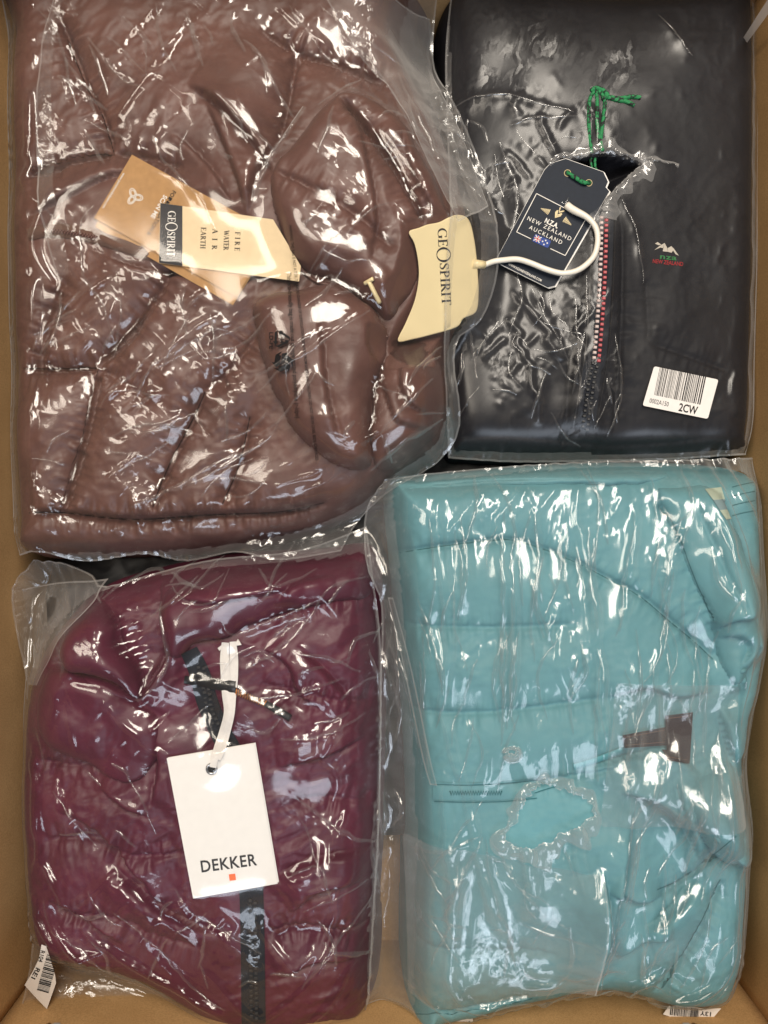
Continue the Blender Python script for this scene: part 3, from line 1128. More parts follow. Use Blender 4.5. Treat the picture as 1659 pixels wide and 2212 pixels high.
class Frame:
    """a flat piece lying on soft goods: a plane fitted to the support below it"""

    def __init__(self, poly, H, z=0.13, rest=80, lift=0.0004, tilt=(0, 0)):
        self.zg = z
        for _ in range(3):
            P = np.array(WP(poly, self.zg))
            lo, hi = P.min(0), P.max(0)
            gx, gy = np.meshgrid(np.linspace(lo[0], hi[0], 40), np.linspace(lo[1], hi[1], 40))
            m = inside(P, gx, gy)
            x, y = gx[m], gy[m]
            h = sample(H, x, y)
            A = np.stack([x, y, np.ones_like(x)], 1)
            c = np.linalg.lstsq(A, h, rcond=None)[0]
            c[:2] = np.clip(c[:2], -0.35, 0.35) + np.array(tilt)
            c[2] = 0
            c[2] = np.percentile(h - A @ c, rest) + lift
            self.c = c
            self.zg = float(np.mean(A @ c))

    def z(self, x, y):
        return self.c[0] * x + self.c[1] * y + self.c[2]

    def __call__(self, u, v, lift=0.0):
        z = self.zg
        for _ in range(4):
            x, y = W(u, v, z)
            z = self.z(x, y) + lift
        return (x, y, z)

    def press(self, H, poly, gap=0.0007, soft=0.006):
        """the soft goods below give way to the piece"""
        d = sdf(WP(poly, self.zg))
        zt = self.c[0] * X + self.c[1] * Y + self.c[2] - gap
        lim = zt + np.clip(-d, 0, None) * 0.9
        return np.where(d > -soft * 4, np.minimum(H, lim), H)

    def raster(self, H, poly):
        d = sdf(WP(poly, self.zg))
        zt = self.c[0] * X + self.c[1] * Y + self.c[2] + 0.0004
        return np.where(d > -DX, np.maximum(H, zt), H)


class Level:
    """a fixed, gently sloping plane"""

    def __init__(self, z, sx=0.0, sy=0.0, at=(0, 0)):
        self.z0, self.sx, self.sy, self.at = z, sx, sy, W(at[0], at[1], z)

    def __call__(self, u, v, lift=0.0):
        z = self.z0
        for _ in range(4):
            x, y = W(u, v, z)
            z = self.z0 + self.sx * (x - self.at[0]) + self.sy * (y - self.at[1]) + lift
        return (x, y, z)


class OnField:
    """follows a height field"""

    def __init__(self, H, z=ZR):
        self.H, self.zg = H, z

    def __call__(self, u, v, lift=0.0):
        z = self.zg
        for _ in range(4):
            x, y = W(u, v, z)
            z = float(sample(self.H, x, y)) + lift
        return (x, y, z)


def slab(name, poly, fr, thick, mat, parent, lift=0.0, bevel=0.0):
    n = len(poly)
    top = [fr(u, v, lift + thick) for u, v in poly]
    bot = [fr(u, v, lift) for u, v in poly]
    bm = bmesh.new()
    a = [bm.verts.new(p) for p in top]
    b = [bm.verts.new(p) for p in bot]
    bm.faces.new(a)
    bm.faces.new(b[::-1])
    for i in range(n):
        k = (i + 1) % n
        bm.faces.new((a[i], b[i], b[k], a[k]))
    bmesh.ops.recalc_face_normals(bm, faces=bm.faces[:])
    me = bpy.data.meshes.new(name)
    bm.to_mesh(me)
    bm.free()
    return link(name, me, mat, parent, smooth=False)


def sheet(name, corners, fr, mat, parent, lift=0.0003, nu=14, nv=14):
    """thin sheet following a surface; corners TL,TR,BR,BL"""
    c = np.array(corners, float)
    V = []
    for j in range(nv):
        t = j / (nv - 1)
        for i in range(nu):
            s = i / (nu - 1)
            p = (1 - t) * ((1 - s) * c[0] + s * c[1]) + t * ((1 - s) * c[3] + s * c[2])
            V.append(fr(p[0], p[1], lift))
    return link(name, mesh_np(name, np.array(V), quad_faces(nu, nv, True)), mat, parent)


def ribbon(name, path, width, fr, mat, parent, lift=0.0006, nw=3, n=40, thick=0.0, smooth=True):
    p = catmull(path) if len(path) > 2 and smooth else np.array(path, float)
    p = resample(p, n)
    t = np.gradient(p, axis=0)
    t /= np.linalg.norm(t, axis=1, keepdims=True)
    nr = np.stack([t[:, 1], -t[:, 0]], 1)
    w = np.interp(np.linspace(0, 1, n), np.linspace(0, 1, len(np.atleast_1d(width))), np.atleast_1d(width))
    V = []
    for k in range(n):
        for q in np.linspace(-0.5, 0.5, nw):
            c = p[k] + nr[k] * w[k] * q
            V.append(fr(c[0], c[1], lift + thick * (1 - (2 * q) ** 2)))
    V = np.array(V)
    F = quad_faces(nw, n)
    a, b, c = V[F[0][0]], V[F[0][1]], V[F[0][2]]
    if np.cross(b - a, c - b)[2] < 0:
        F = F[:, ::-1]
    return link(name, mesh_np(name, V, F), mat, parent)


def tube(name, pts, r, mat, parent, seg=10, n=None, closed_ends=True):
    P = np.array(pts, float)
    if n:
        P = resample(catmull(P), n)
    m = len(P)
    R = np.interp(np.linspace(0, 1, m), np.linspace(0, 1, len(np.atleast_1d(r))), np.atleast_1d(r))
    T = np.gradient(P, axis=0)
    T /= np.linalg.norm(T, axis=1, keepdims=True) + 1e-12
    up = np.array([0, 0, 1.0])
    V, F = [], []
    for k in range(m):
        a = np.cross(T[k], up)
        if np.linalg.norm(a) < 1e-4:
            a = np.array([1.0, 0, 0])
        a /= np.linalg.norm(a)
        b = np.cross(a, T[k])
        for s in range(seg):
            g = 2 * math.pi * s / seg
            V.append(P[k] + R[k] * (math.cos(g) * a + math.sin(g) * b))
    for k in range(m - 1):
        for s in range(seg):
            s2 = (s + 1) % seg
            F.append((k * seg + s, k * seg + s2, (k + 1) * seg + s2, (k + 1) * seg + s))
    F.append(tuple(range(seg))[::-1])
    F.append(tuple((m - 1) * seg + s for s in range(seg)))
    me = mesh_from(name, V, F)
    bm = bmesh.new()
    bm.from_mesh(me)
    bmesh.ops.recalc_face_normals(bm, faces=bm.faces[:])
    bm.to_mesh(me)
    bm.free()
    return link(name, me, mat, parent)


_txt = {}


def sans(s, spacing=1.0, bold=0.0):
    """flat outlines of a line of sans lettering, cap height 1, centred"""
    key = (s, spacing, bold)
    if key in _txt:
        return _txt[key]
    cu = bpy.data.curves.new('lettering', 'FONT')
    cu.body = s
    cu.size = 1.0
    cu.space_character = spacing
    cu.offset = bold
    cu.resolution_u = 3
    cu.fill_mode = 'BOTH'
    o = bpy.data.objects.new('lettering', cu)
    COL.objects.link(o)
    dg = bpy.context.evaluated_depsgraph_get()
    me = o.evaluated_get(dg).to_mesh()
    V = np.array([v.co[:2] for v in me.vertices]).reshape(-1, 2)
    F = [tuple(p.vertices) for p in me.polygons]
    o.evaluated_get(dg).to_mesh_clear()
    bpy.data.objects.remove(o)
    bpy.data.curves.remove(cu)
    cap = 0.70
    V = V / cap
    V[:, 0] -= 0.5 * (V[:, 0].min() + V[:, 0].max())
    V[:, 1] -= 0.5
    _txt[key] = (V, F)
    return _txt[key]


def stroke2d(pts, w, V, F):
    P = np.array(pts, float)
    T = np.gradient(P, axis=0)
    T /= np.linalg.norm(T, axis=1, keepdims=True) + 1e-12
    N = np.stack([-T[:, 1], T[:, 0]], 1)
    ww = np.atleast_1d(w)
    ww = np.interp(np.linspace(0, 1, len(P)), np.linspace(0, 1, len(ww)), ww)[:, None]
    a, b = P + N * ww / 2, P - N * ww / 2
    o = len(V)
    for k in range(len(P)):
        V.append(a[k])
        V.append(b[k])
    for k in range(len(P) - 1):
        F.append((o + 2 * k, o + 2 * k + 1, o + 2 * k + 3, o + 2 * k + 2))


def arc(cx, cy, rx, ry, a0, a1, n=16):
    g = np.radians(np.linspace(a0, a1, n))
    return [(cx + rx * math.cos(q), cy + ry * math.sin(q)) for q in g]


TK, TN = 0.15, 0.055
GLYPH = {   # width, strokes (points, width) at cap height 1
    'I': (0.34, [([(0.17, 0), (0.17, 1)], TK), ([(0.02, 0.02), (0.32, 0.02)], TN), ([(0.02, 0.98), (0.32, 0.98)], TN)]),
    'E': (0.62, [([(0.17, 0), (0.17, 1)], TK), ([(0.02, 0.02), (0.58, 0.02)], TN), ([(0.02, 0.98), (0.55, 0.98)], TN), ([(0.17, 0.52), (0.46, 0.52)], TN),
                 ([(0.57, 0), (0.58, 0.2)], TN), ([(0.54, 0.82), (0.55, 1)], TN), ([(0.46, 0.42), (0.46, 0.62)], TN)]),
    'F': (0.58, [([(0.17, 0), (0.17, 1)], TK), ([(0.02, 0.02), (0.34, 0.02)], TN), ([(0.02, 0.98), (0.55, 0.98)], TN), ([(0.17, 0.52), (0.44, 0.52)], TN),
                 ([(0.54, 0.8), (0.55, 1)], TN), ([(0.44, 0.42), (0.44, 0.62)], TN)]),
    'P': (0.60, [([(0.17, 0), (0.17, 1)], TK), ([(0.02, 0.02), (0.34, 0.02)], TN), ([(0.02, 0.98), (0.25, 0.98)], TN),
                 (arc(0.25, 0.72, 0.27, 0.26, 90, -90), (TN, TK, TN)), ([(0.17, 0.46), (0.27, 0.46)], TN)]),
    'R': (0.70, [([(0.17, 0), (0.17, 1)], TK), ([(0.02, 0.02), (0.34, 0.02)], TN), ([(0.02, 0.98), (0.25, 0.98)], TN),
                 (arc(0.25, 0.74, 0.25, 0.24, 90, -90), (TN, TK, TN)), ([(0.30, 0.5), (0.66, 0.01)], TK), ([(0.58, 0.02), (0.72, 0.02)], TN)]),
    'T': (0.66, [([(0.33, 0), (0.33, 1)], TK), ([(0.18, 0.02), (0.48, 0.02)], TN), ([(0.03, 0.97), (0.63, 0.97)], TN), ([(0.03, 0.8), (0.035, 1)], TN), ([(0.625, 0.8), (0.63, 1)], TN)]),
    'H': (0.78, [([(0.17, 0), (0.17, 1)], TK), ([(0.61, 0), (0.61, 1)], TK), ([(0.17, 0.52), (0.61, 0.52)], TN), ([(0.03, 0.02), (0.31, 0.02)], TN),
                 ([(0.03, 0.98), (0.31, 0.98)], TN), ([(0.47, 0.02), (0.75, 0.02)], TN), ([(0.47, 0.98), (0.75, 0.98)], TN)]),
    'A': (0.76, [([(0.10, 0), (0.39, 1)], TN), ([(0.37, 1), (0.66, 0)], TK), ([(0.22, 0.34), (0.55, 0.34)], TN), ([(0.0, 0.02), (0.22, 0.02)], TN), ([(0.53, 0.02), (0.78, 0.02)], TN)]),
    'W': (1.05, [([(0.10, 1), (0.33, 0)], TK), ([(0.33, 0), (0.54, 0.9)], TN), ([(0.50, 0.9), (0.74, 0)], TK), ([(0.74, 0), (0.96, 1)], TN),
                 ([(0.0, 0.98), (0.22, 0.98)], TN), ([(0.86, 0.98), (1.06, 0.98)], TN)]),
    'S': (0.54, [(catmull([(0.46, 0.80), (0.36, 0.95), (0.22, 0.96), (0.10, 0.82), (0.16, 0.64), (0.34, 0.48), (0.46, 0.30), (0.40, 0.10), (0.24, 0.03), (0.10, 0.10), (0.06, 0.24)]),
                  (TN, TN, TN, 0.11, TK, TK, 0.11, TN, TN, TN)), ([(0.47, 0.74), (0.47, 0.98)], TN), ([(0.06, 0.02), (0.06, 0.28)], TN)]),
    'O': (0.80, [(arc(0.40, 0.5, 0.34, 0.48, 90, 450, 40), (TN, TK, TN, TK, TN))]),
    'G': (0.80, [(arc(0.42, 0.5, 0.36, 0.48, 48, 318, 30), (TN, TN, TK, TK, TN, TN)), ([(0.68, 0.05), (0.68, 0.42)], TK), ([(0.54, 0.42), (0.80, 0.42)], TN), ([(0.68, 0.72), (0.69, 0.96)], TN)]),
}


def serif(s, spacing=0.06, big=None, big_scale=1.5):
    V, F = [], []
    x = 0.0
    for i, ch in enumerate(s):
        if ch == ' ':
            x += 0.45
            continue
        w, strokes = GLYPH[ch]
        k = big_scale if (big is not None and i == big) else 1.0
        dy = -(k - 1) * 0.5
        for pts, sw in strokes:
            q = [(x + p[0] * k, p[1] * k + dy) for p in pts]
            stroke2d(q, np.atleast_1d(sw) * (1 + 0.4 * (k - 1)), V, F)
        x += w * k + spacing
    V = np.array(V)
    V[:, 0] -= (x - spacing) / 2
    V[:, 1] -= 0.5
    return V, F


def put(name, shape, centre, cap, theta, fr, mat, parent, lift=0.0006, width=None, anchor=0.5, flip=False, tri=False):
    """lay flat lettering or a mark on a surface. theta: reading direction in the photo, degrees clockwise"""
    V, F = shape
    V = np.array(V, float)
    sx = sy = cap
    if width:
        sx = width / (V[:, 0].max() - V[:, 0].min())
    th = math.radians(theta)
    dr = np.array([math.cos(th), math.sin(th)])
    up = np.array([math.sin(th), -math.cos(th)])
    off = (0.5 - anchor) * (V[:, 0].max() - V[:, 0].min()) * sx
    W2 = np.array(centre, float) + (V[:, :1] * sx + off) * dr + V[:, 1:2] * sy * up
    P = [fr(u, v, lift) for u, v in W2]
    me = mesh_from(name, P, F)
    me.update()
    bm = bmesh.new()
    bm.from_mesh(me)
    bm.normal_update()
    bad = [f for f in bm.faces if f.normal.z < 0]
    bmesh.ops.reverse_faces(bm, faces=bad)
    bm.to_mesh(me)
    bm.free()
    return link(name, me, mat, parent, smooth=False)


def poly_shape(polys):
    V, F = [], []
    for p in polys:
        o = len(V)
        V += [tuple(q) for q in p]
        F.append(tuple(range(o, o + len(p))))
    return np.array(V, float), F


def barcode_shape(seed, n=34, w=1.0, h=1.0):
    r = random.Random(seed)
    x, polys = 0.0, []
    ws = []
    for i in range(n):
        ws.append((r.choice((1, 1, 1, 2, 2, 3)), r.choice((1, 1, 2, 2, 3))))
    tot = sum(a + b for a, b in ws)
    for a, b in ws:
        x0, x1 = x / tot, (x + a) / tot
        polys.append([((x0 - 0.5) * w, -h / 2), ((x1 - 0.5) * w, -h / 2), ((x1 - 0.5) * w, h / 2), ((x0 - 0.5) * w, h / 2)])
        x += a + b
    return poly_shape(polys)


def tooth_mesh(name, l, w, h):
    bm = bmesh.new()
    bmesh.ops.create_cube(bm, size=1)
    bmesh.ops.scale(bm, vec=(w, l, h), verts=bm.verts)
    for v in bm.verts:
        if v.co.z > 0:
            v.co.x *= 0.72
            v.co.y *= 0.72
    bmesh.ops.bevel(bm, geom=bm.edges[:], offset=min(l, w, h) * 0.16, segments=1, affect='EDGES')
    me = bpy.data.meshes.new(name)
    bm.to_mesh(me)
    bm.free()
    return me


def zipper_teeth(path, pitch, half, fr, parent, mats, size, lift=0.0008):
    p = catmull(path) if len(path) > 2 else np.array(path, float)
    L = np.linalg.norm(np.diff(p, axis=0), axis=1).sum()
    n = int(L / pitch) + 1
    p = resample(p, n)
    t = np.gradient(p, axis=0)
    t /= np.linalg.norm(t, axis=1, keepdims=True)
    for sd in (0, 1):
        me = tooth_mesh('tooth', *size)
        me.materials.append(mats[sd])
        me.polygons.foreach_set('use_smooth', [False] * len(me.polygons))
        for k in range(n):
            nr = np.array([t[k][1], -t[k][0]]) * (half if sd else -half)
            c = p[k] + nr + t[k] * pitch * (0.5 if sd else 0.0)
            o = bpy.data.objects.new('tooth', me)
            COL.objects.link(o)
            o.parent = parent
            o.matrix_parent_inverse = parent_inv(parent)
            o.location = fr(c[0], c[1], lift)
            o.rotation_euler = (0, 0, -math.atan2(t[k][1], t[k][0]) + math.pi / 2)


# paper, plastic and cord materials
M['kraft'] = plain('kraft_card', (0.42, 0.235, 0.098), 0.75, 0.2, 0.15, 900, 0.08)
M['cream'] = plain('cream_card', (0.74, 0.575, 0.355), 0.7, 0.25, 0.12, 900, 0.04)
M['cream_plastic'] = plain('cream_plastic', (0.80, 0.66, 0.38), 0.35, 0.45, 0.0, 300, 0.03)
M['white_plastic'] = plain('white_plastic', (0.80, 0.74, 0.64), 0.32, 0.5, 0.0, 300, 0.02)
M['white_card'] = plain('white_card', (0.84, 0.81, 0.77), 0.55, 0.3, 0.05, 900, 0.02)
M['label_white'] = plain('white_label', (0.78, 0.74, 0.70), 0.5, 0.3, 0.0, 900, 0.03)
M['slip'] = plain('grey_paper', (0.17, 0.15, 0.13), 0.7, 0.2)
M['ink'] = plain('black_ink', (0.012, 0.011, 0.012), 0.6, 0.2)
M['ink_grey'] = plain('dark_grey_ink', (0.035, 0.033, 0.036), 0.6, 0.2)
M['ink_white'] = plain('white_ink', (0.80, 0.76, 0.70), 0.6, 0.2)
M['orange'] = plain('orange_ink', (0.90, 0.17, 0.055), 0.6, 0.2)
M['orange_thread'] = plain('orange_thread', (0.80, 0.25, 0.03), 0.7, 0.2)
M['navy'] = plain('navy_card', (0.010, 0.015, 0.026), 0.6, 0.25, 0.06, 1400, 0.1)
M['gold'] = plain('pale_gold_ink', (0.62, 0.50, 0.27), 0.45, 0.4)
M['red'] = plain('red_ink', (0.62, 0.03, 0.03), 0.6, 0.2)
M['red_tooth'] = plain('red_plastic', (0.42, 0.07, 0.08), 0.4, 0.5)
M['pink_tooth'] = plain('pale_plastic', (0.54, 0.43, 0.40), 0.4, 0.5)
M['blue'] = plain('blue_ink', (0.03, 0.06, 0.24), 0.6, 0.2)
M['green_ink'] = plain('green_thread', (0.03, 0.16, 0.05), 0.7, 0.2)
M['dark_plastic'] = plain('dark_plastic', (0.014, 0.014, 0.016), 0.35, 0.5)
M['tape_cloth'] = plain('zipper_tape', (0.016, 0.018, 0.024), 0.8, 0.2, 0.5, 1500)
M['rubber'] = plain('grey_rubber', (0.03, 0.03, 0.032), 0.55, 0.35)
M['steel'] = plain('steel', (0.45, 0.45, 0.46), 0.3, 0.5, metal=1.0)
M['ribbon'] = plain('white_cotton_tape', (0.78, 0.74, 0.70), 0.85, 0.1, 0.6, 1300, 0.05)
M['strap'] = plain('brown_black_hook_tape', (0.030, 0.020, 0.023), 0.85, 0.15, 0.7, 900)
M['teal_thread'] = plain('teal_thread', (0.035, 0.14, 0.16), 0.8, 0.2)
M['cream_tape'] = plain('cream_woven_tape', (0.42, 0.50, 0.40), 0.85, 0.1, 0.5, 1500)
M['grey_tape'] = plain('grey_woven_tape', (0.20, 0.30, 0.33), 0.85, 0.1, 0.5, 1500)
M['brown_thread'] = plain('brown_thread', (0.035, 0.017, 0.013), 0.8, 0.2)
M['thread_pale'] = plain('pale_thread', (0.50, 0.45, 0.38), 0.8, 0.1, 0.5, 1500)
M['thread_red'] = plain('red_thread', (0.30, 0.025, 0.028), 0.8, 0.1, 0.5, 1500)
M['knit'] = plain('brown_knit', (0.13, 0.075, 0.058), 0.9, 0.1, 0.8, 700)


def cord_mat():
    m, nt, b = new_mat('green_cord')
    co = coords(nt)
    v = nt.nodes.new('ShaderNodeTexVoronoi')
    v.inputs['Scale'].default_value = 420
    nt.links.new(co, v.inputs['Vector'])
    r = ramp(nt, v.outputs['Distance'], [(0.0, (0.012, 0.16, 0.05)), (0.50, (0.018, 0.23, 0.075)), (0.75, (0.006, 0.012, 0.01))])
    nt.links.new(r.outputs['Color'], b.inputs['Base Color'])
    setp(b, Roughness=0.75)
    bb = bump(nt, v.outputs['Distance'], 0.6, 0.0006)
    nt.links.new(bb.outputs['Normal'], b.inputs['Normal'])
    return m


M['cord'] = cord_mat()

# ------------------------------------------------------------------ garments with their trims
HBR = np.maximum.reduce([HB, HP1, HP2, HP3])
KRAFT = [(285, 334), (593, 504), (511, 641), (203, 471)]
KRAFT2 = [(292, 352), (590, 521), (503, 659), (204, 489)]
CREAM = [(346, 438), (590, 474), (650, 575), (646, 608), (343, 568)]
fr_k2 = Frame(KRAFT2, HB, 0.125, 75)
fr_k = Frame(KRAFT, HB, 0.125, 75, 0.0016)
fr_k.c = fr_k2.c + np.array([0, 0, 0.0016])
fr_k.zg = fr_k2.zg
HB = fr_k2.press(HB, KRAFT2)
HB = fr_k.press(HB, KRAFT, 0.0024)
fr_c = Frame(CREAM, HB, 0.128, 88)
fr_c.c[2] = max(fr_c.c[2], 0)
fr_c.c = fr_k.c + np.array([0, 0, 0.0012])
fr_c.zg = fr_k.zg + 0.001
HP1 = fr_c.press(HP1, CREAM, -0.02)
HB = fr_c.press(HB, CREAM, 0.001)
HP2 = fr_c.press(HP2, CREAM, 0.001)

# hanger lies across the collar
PLATE = [(883, 501), (905, 492), (923, 485), (948, 480), (968, 470), (986, 464), (1006, 468), (1017, 484), (1025, 520), (1029, 551),
         (1032, 588), (1034, 635), (1028, 674), (1001, 688), (986, 707), (929, 724), (892, 733), (859, 737), (876, 698), (895, 651),
         (904, 604), (903, 565), (895, 526)]
HBR = np.maximum.reduce([HB, HP1, HP2, HP3])
fr_h = Frame(PLATE, HBR, 0.13, 60, 0.001, tilt=(0.0, 0.0))
HB, HP1, HP2, HP3 = [fr_h.press(h, PLATE, 0.004) for h in (HB, HP1, HP2, HP3)]

WTAG = [(360, 1638), (549, 1607), (600, 1909), (417, 1941)]
WTAG2 = [(363, 1636), (552, 1604), (603, 1907), (421, 1940)]
fr_w = Frame(WTAG, HU, 0.13, 80, 0.0014)
HU, HU1, HU2, HU3 = [fr_w.press(h_, WTAG, 0.0020) for h_ in (HU, HU1, HU2, HU3)]

brown_jacket = thing('puffer_jacket', 'brown quilted puffer jacket folded in the upper left bag, collar turned outward', 'jacket', (*W(480, 600), WT))
link('body', field_mesh('body', HB, dB > -0.001), M['brown'], brown_jacket)
link('collar_panel', field_mesh('collar_panel', HP1, dP1 > -0.003), M['brown'], brown_jacket)
link('hood_flap', field_mesh('hood_flap', HP2, dP2 > -0.003), M['brown'], brown_jacket)
link('sleeve_end', field_mesh('sleeve_end', HP3, dP3 > -0.003), M['brown'], brown_jacket)
onB = OnField(HB)
for pts in ([(50, 796), (120, 797), (208, 795)], [(212, 795), (192, 900), (160, 1010), (130, 1106)], [(443, 846), (420, 900), (367, 1003), (330, 1096)],
            [(147, 87), (187, 187), (215, 235), (233, 283), (247, 333)], [(70, 368), (110, 360), (170, 342), (247, 335)],
            [(62, 1108), (130, 1107), (280, 1122), (450, 1112), (600, 1106), (700, 1086)], [(540, 900), (517, 1003), (480, 1090)]):
    ribbon('seam_stitch', pts, 2.0, onB, M['brown_thread'], brown_jacket, 0.0003, 2, 60)
pk = ribbon('pocket_rib', [(60, 507), (110, 497), (180, 505), (250, 525), (330, 552)], (26, 30, 30, 28, 24), onB, M['knit'], brown_jacket, 0.001, 5, 60, 0.0022)
zipper_teeth([(95, 497), (150, 502), (205, 512)], 6.5, 2.0, OnField(HB + 0.003), brown_jacket, (M['brown'], M['brown']), (0.0014, 0.0020, 0.0012), 0.0007)
ribbon('collar_edge', [(836, 728), (800, 672), (740, 622), (680, 606), (630, 560)], 9, OnField(np.maximum(HP1, HB)), M['brown'], brown_jacket, 0.0012, 5, 50, 0.002)

black_jacket = thing('softshell_jacket', 'black softshell jacket with a red and white zip, folded in the upper right bag', 'jacket', (*W(1290, 500), WT))
link('body', field_mesh('body', HK, dK > -0.001), M['black'], black_jacket)
onK = OnField(HK, 0.115)
ribbon('zipper_tape', [(1306, 455), (1303, 560), (1298, 663), (1289, 773), (1279, 800), (1270, 880), (1264, 925)], 40, onK, M['tape_cloth'], black_jacket, 0.0008, 5, 60, 0.0008)
onKt = OnField(HK + 0.0012, 0.115)
zipper_teeth([(1305, 470), (1303, 560), (1298, 663), (1289, 773)], 11.0, 5.2, onKt, black_jacket, (M['pink_tooth'], M['red_tooth']), (0.0027, 0.0033, 0.0016))
zipper_teeth([(1286, 786), (1279, 815), (1270, 880), (1264, 922)], 11.0, 5.2, onKt, black_jacket, (M['dark_plastic'], M['dark_plastic']), (0.0027, 0.0033, 0.0016))
for s_ in (-26, 24):
    ribbon('placket_stitch', [(1306 + s_, 455), (1303 + s_, 560), (1298 + s_, 663), (1289 + s_, 773), (1264 + s_, 925)], 2.5, onK, M['dark_plastic'], black_jacket, 0.0006, 2, 60)
mtn = poly_shape([[(-0.5, 0.32), (-0.40, 0.5), (-0.24, 0.28), (-0.36, 0.20)], [(-0.5, -0.32), (-0.30, 0.16), (-0.12, 0.48), (-0.16, -0.05), (-0.26, 0.0)],
                  [(-0.12, 0.48), (0.00, 0.05), (0.04, -0.35), (-0.16, -0.35)], [(0.04, -0.35), (0.02, 0.0), (0.16, 0.24), (0.26, -0.10), (0.20, -0.40)],
                  [(0.16, 0.24), (0.26, 0.05), (0.5, -0.62), (0.36, -0.5), (0.26, -0.2)]])
put('embroidered_mountains', mtn, (1441, 536), 22, 6, onK, M['thread_pale'], black_jacket, 0.0007, width=54)
put('embroidered_letters', sans('nza', 1.1, 0.02), (1444, 555), 11, 6, onK, M['green_ink'], black_jacket, 0.0007, width=36)
put('embroidered_name', sans('NEW ZEALAND', 1.0, 0.02), (1443, 567), 8.5, 6, onK, M['thread_red'], black_jacket, 0.0007, width=66)

burg_jacket = thing('padded_jacket', 'burgundy padded jacket with a dark zip in the lower left bag', 'jacket', (*W(440, 1700), WT))
link('body', field_mesh('body', HU, dU > -0.001), M['burg'], burg_jacket)
link('hood_fold', field_mesh('hood_fold', HU1, dU1 > -0.003), M['burg'], burg_jacket)
link('front_panel', field_mesh('front_panel', HU2, dU2 > -0.003), M['burg'], burg_jacket)
link('collar', field_mesh('collar', HU3, dU3 > -0.003), M['burg'], burg_jacket)
HUX = np.maximum.reduce([HU, HU1, HU2, HU3])
onU = OnField(HUX)
ribbon('zipper_tape', [(408, 1405), (430, 1452), (448, 1516), (473, 1575), (503, 1630), (520, 1680)], (38, 46, 46, 46, 44), onU, M['tape_cloth'], burg_jacket, 0.0009, 5, 50, 0.001)
ribbon('zipper_tape', [(541, 1880), (544, 1960), (546, 2060), (547, 2150), (548, 2212)], 52, onU, M['tape_cloth'], burg_jacket, 0.0009, 5, 50, 0.001)
onUt = OnField(HUX + 0.0014)
zipper_teeth([(434, 1440), (446, 1490), (452, 1530), (464, 1560)], 10.6, 5.4, onUt, burg_jacket, (M['rubber'], M['rubber']), (0.0027, 0.0034, 0.0018))
zipper_teeth([(546, 1945), (547, 2060), (549, 2195)], 10.6, 5.4, onUt, burg_jacket, (M['rubber'], M['rubber']), (0.0027, 0.0034, 0.0018))
# zip pull: looped strap, orange zigzag stitching, rubber end
pull = ribbon('zip_pull_strap', [(398, 1468), (440, 1474), (480, 1480), (508, 1484)], (16, 20, 24, 26), onUt, M['dark_plastic'], burg_jacket, 0.0026, 5, 30, 0.002)
pz = []
for k in range(27):
    s_ = k / 26
    c_ = np.array([509, 1494]) * (1 - s_) + np.array([573, 1520]) * s_
    nrm = np.array([-0.376, 0.926]) * (6.5 if k % 2 else -6.5)
    pz.append(onUt(*(c_ + nrm), 0.0042))
ribbon('zip_pull_cord', [(505, 1490), (540, 1506), (576, 1521)], 13, onUt, M['dark_plastic'], burg_jacket, 0.0026, 5, 20, 0.001)
tube('zigzag_stitching', pz, 0.00045, M['orange_thread'], burg_jacket, 6)
tube('zip_pull_end', [onUt(574, 1520, 0.0032), onUt(600, 1535, 0.0032), onUt(627, 1551, 0.0032)], (0.0024, 0.0029, 0.0028), M['rubber'], burg_jacket, 10, 12)

teal_jacket = thing('quilted_jacket', 'teal quilted jacket with a zipped pocket in the lower right bag', 'jacket', (*W(1240, 1600), WT))
link('body', field_mesh('body', HT, dT > -0.001), M['teal'], teal_jacket)
link('sleeve', field_mesh('sleeve', HT1, dT1 > -0.003), M['teal'], teal_jacket)
link('sleeve_end', field_mesh('sleeve_end', HT2, dT2 > -0.003), M['teal'], teal_jacket)
link('hem_roll', field_mesh('hem_roll', HT3, dT3 > -0.003), M['teal'], teal_jacket)
HTX = np.maximum.reduce([HT, HT1, HT2, HT3])
onT = OnField(HTX, 0.135)
for pts in ([(852, 1196), (953, 1180), (1060, 1168), (1106, 1167), (1173, 1186), (1253, 1219), (1323, 1256), (1383, 1289), (1439, 1336), (1496, 1383), (1540, 1424)],
            [(1433, 1106), (1459, 1143), (1506, 1263), (1543, 1346)], [(1420, 1922), (1480, 1895), (1539, 1848), (1590, 1806)],
            [(1556, 1900), (1510, 2000), (1450, 2100), (1420, 2140)], [(892, 2190), (960, 2190), (1060, 2176), (1150, 2158)]):
    ribbon('seam_stitch', pts, 2.0, onT, M['teal_thread'], teal_jacket, 0.0003, 2, 60)
ribbon('pocket_welt', [(935, 1712), (1010, 1714), (1085, 1712), (1150, 1706)], 34, onT, M['teal'], teal_jacket, 0.0006, 5, 40, 0.0014)
ribbon('stitch_line', [(938, 1694), (1010, 1696), (1090, 1692), (1180, 1684)], 1.6, onT, M['teal_thread'], teal_jacket, 0.0019, 2, 40)
ribbon('stitch_line', [(938, 1731), (1010, 1733), (1090, 1731), (1160, 1724)], 2.2, onT, M['teal_thread'], teal_jacket, 0.0016, 2, 40)
zz = []
for k in range(41):
    u_ = 972 + 2.8 * k
    zz.append(onT(u_, 1713 + (4.5 if k % 2 else -4.5), 0.0026))
tube('zipper_coil', zz, 0.0005, M['teal_thread'], teal_jacket, 5)
sheet('hook_tape_strap', [(1345, 1588), (1440, 1570), (1440, 1610), (1349, 1616)], onT, M['strap'], teal_jacket, 0.0022)
sheet('hook_tape_patch', [(1437, 1546), (1497, 1538), (1490, 1650), (1441, 1642)], onT, M['strap'], teal_jacket, 0.0030)
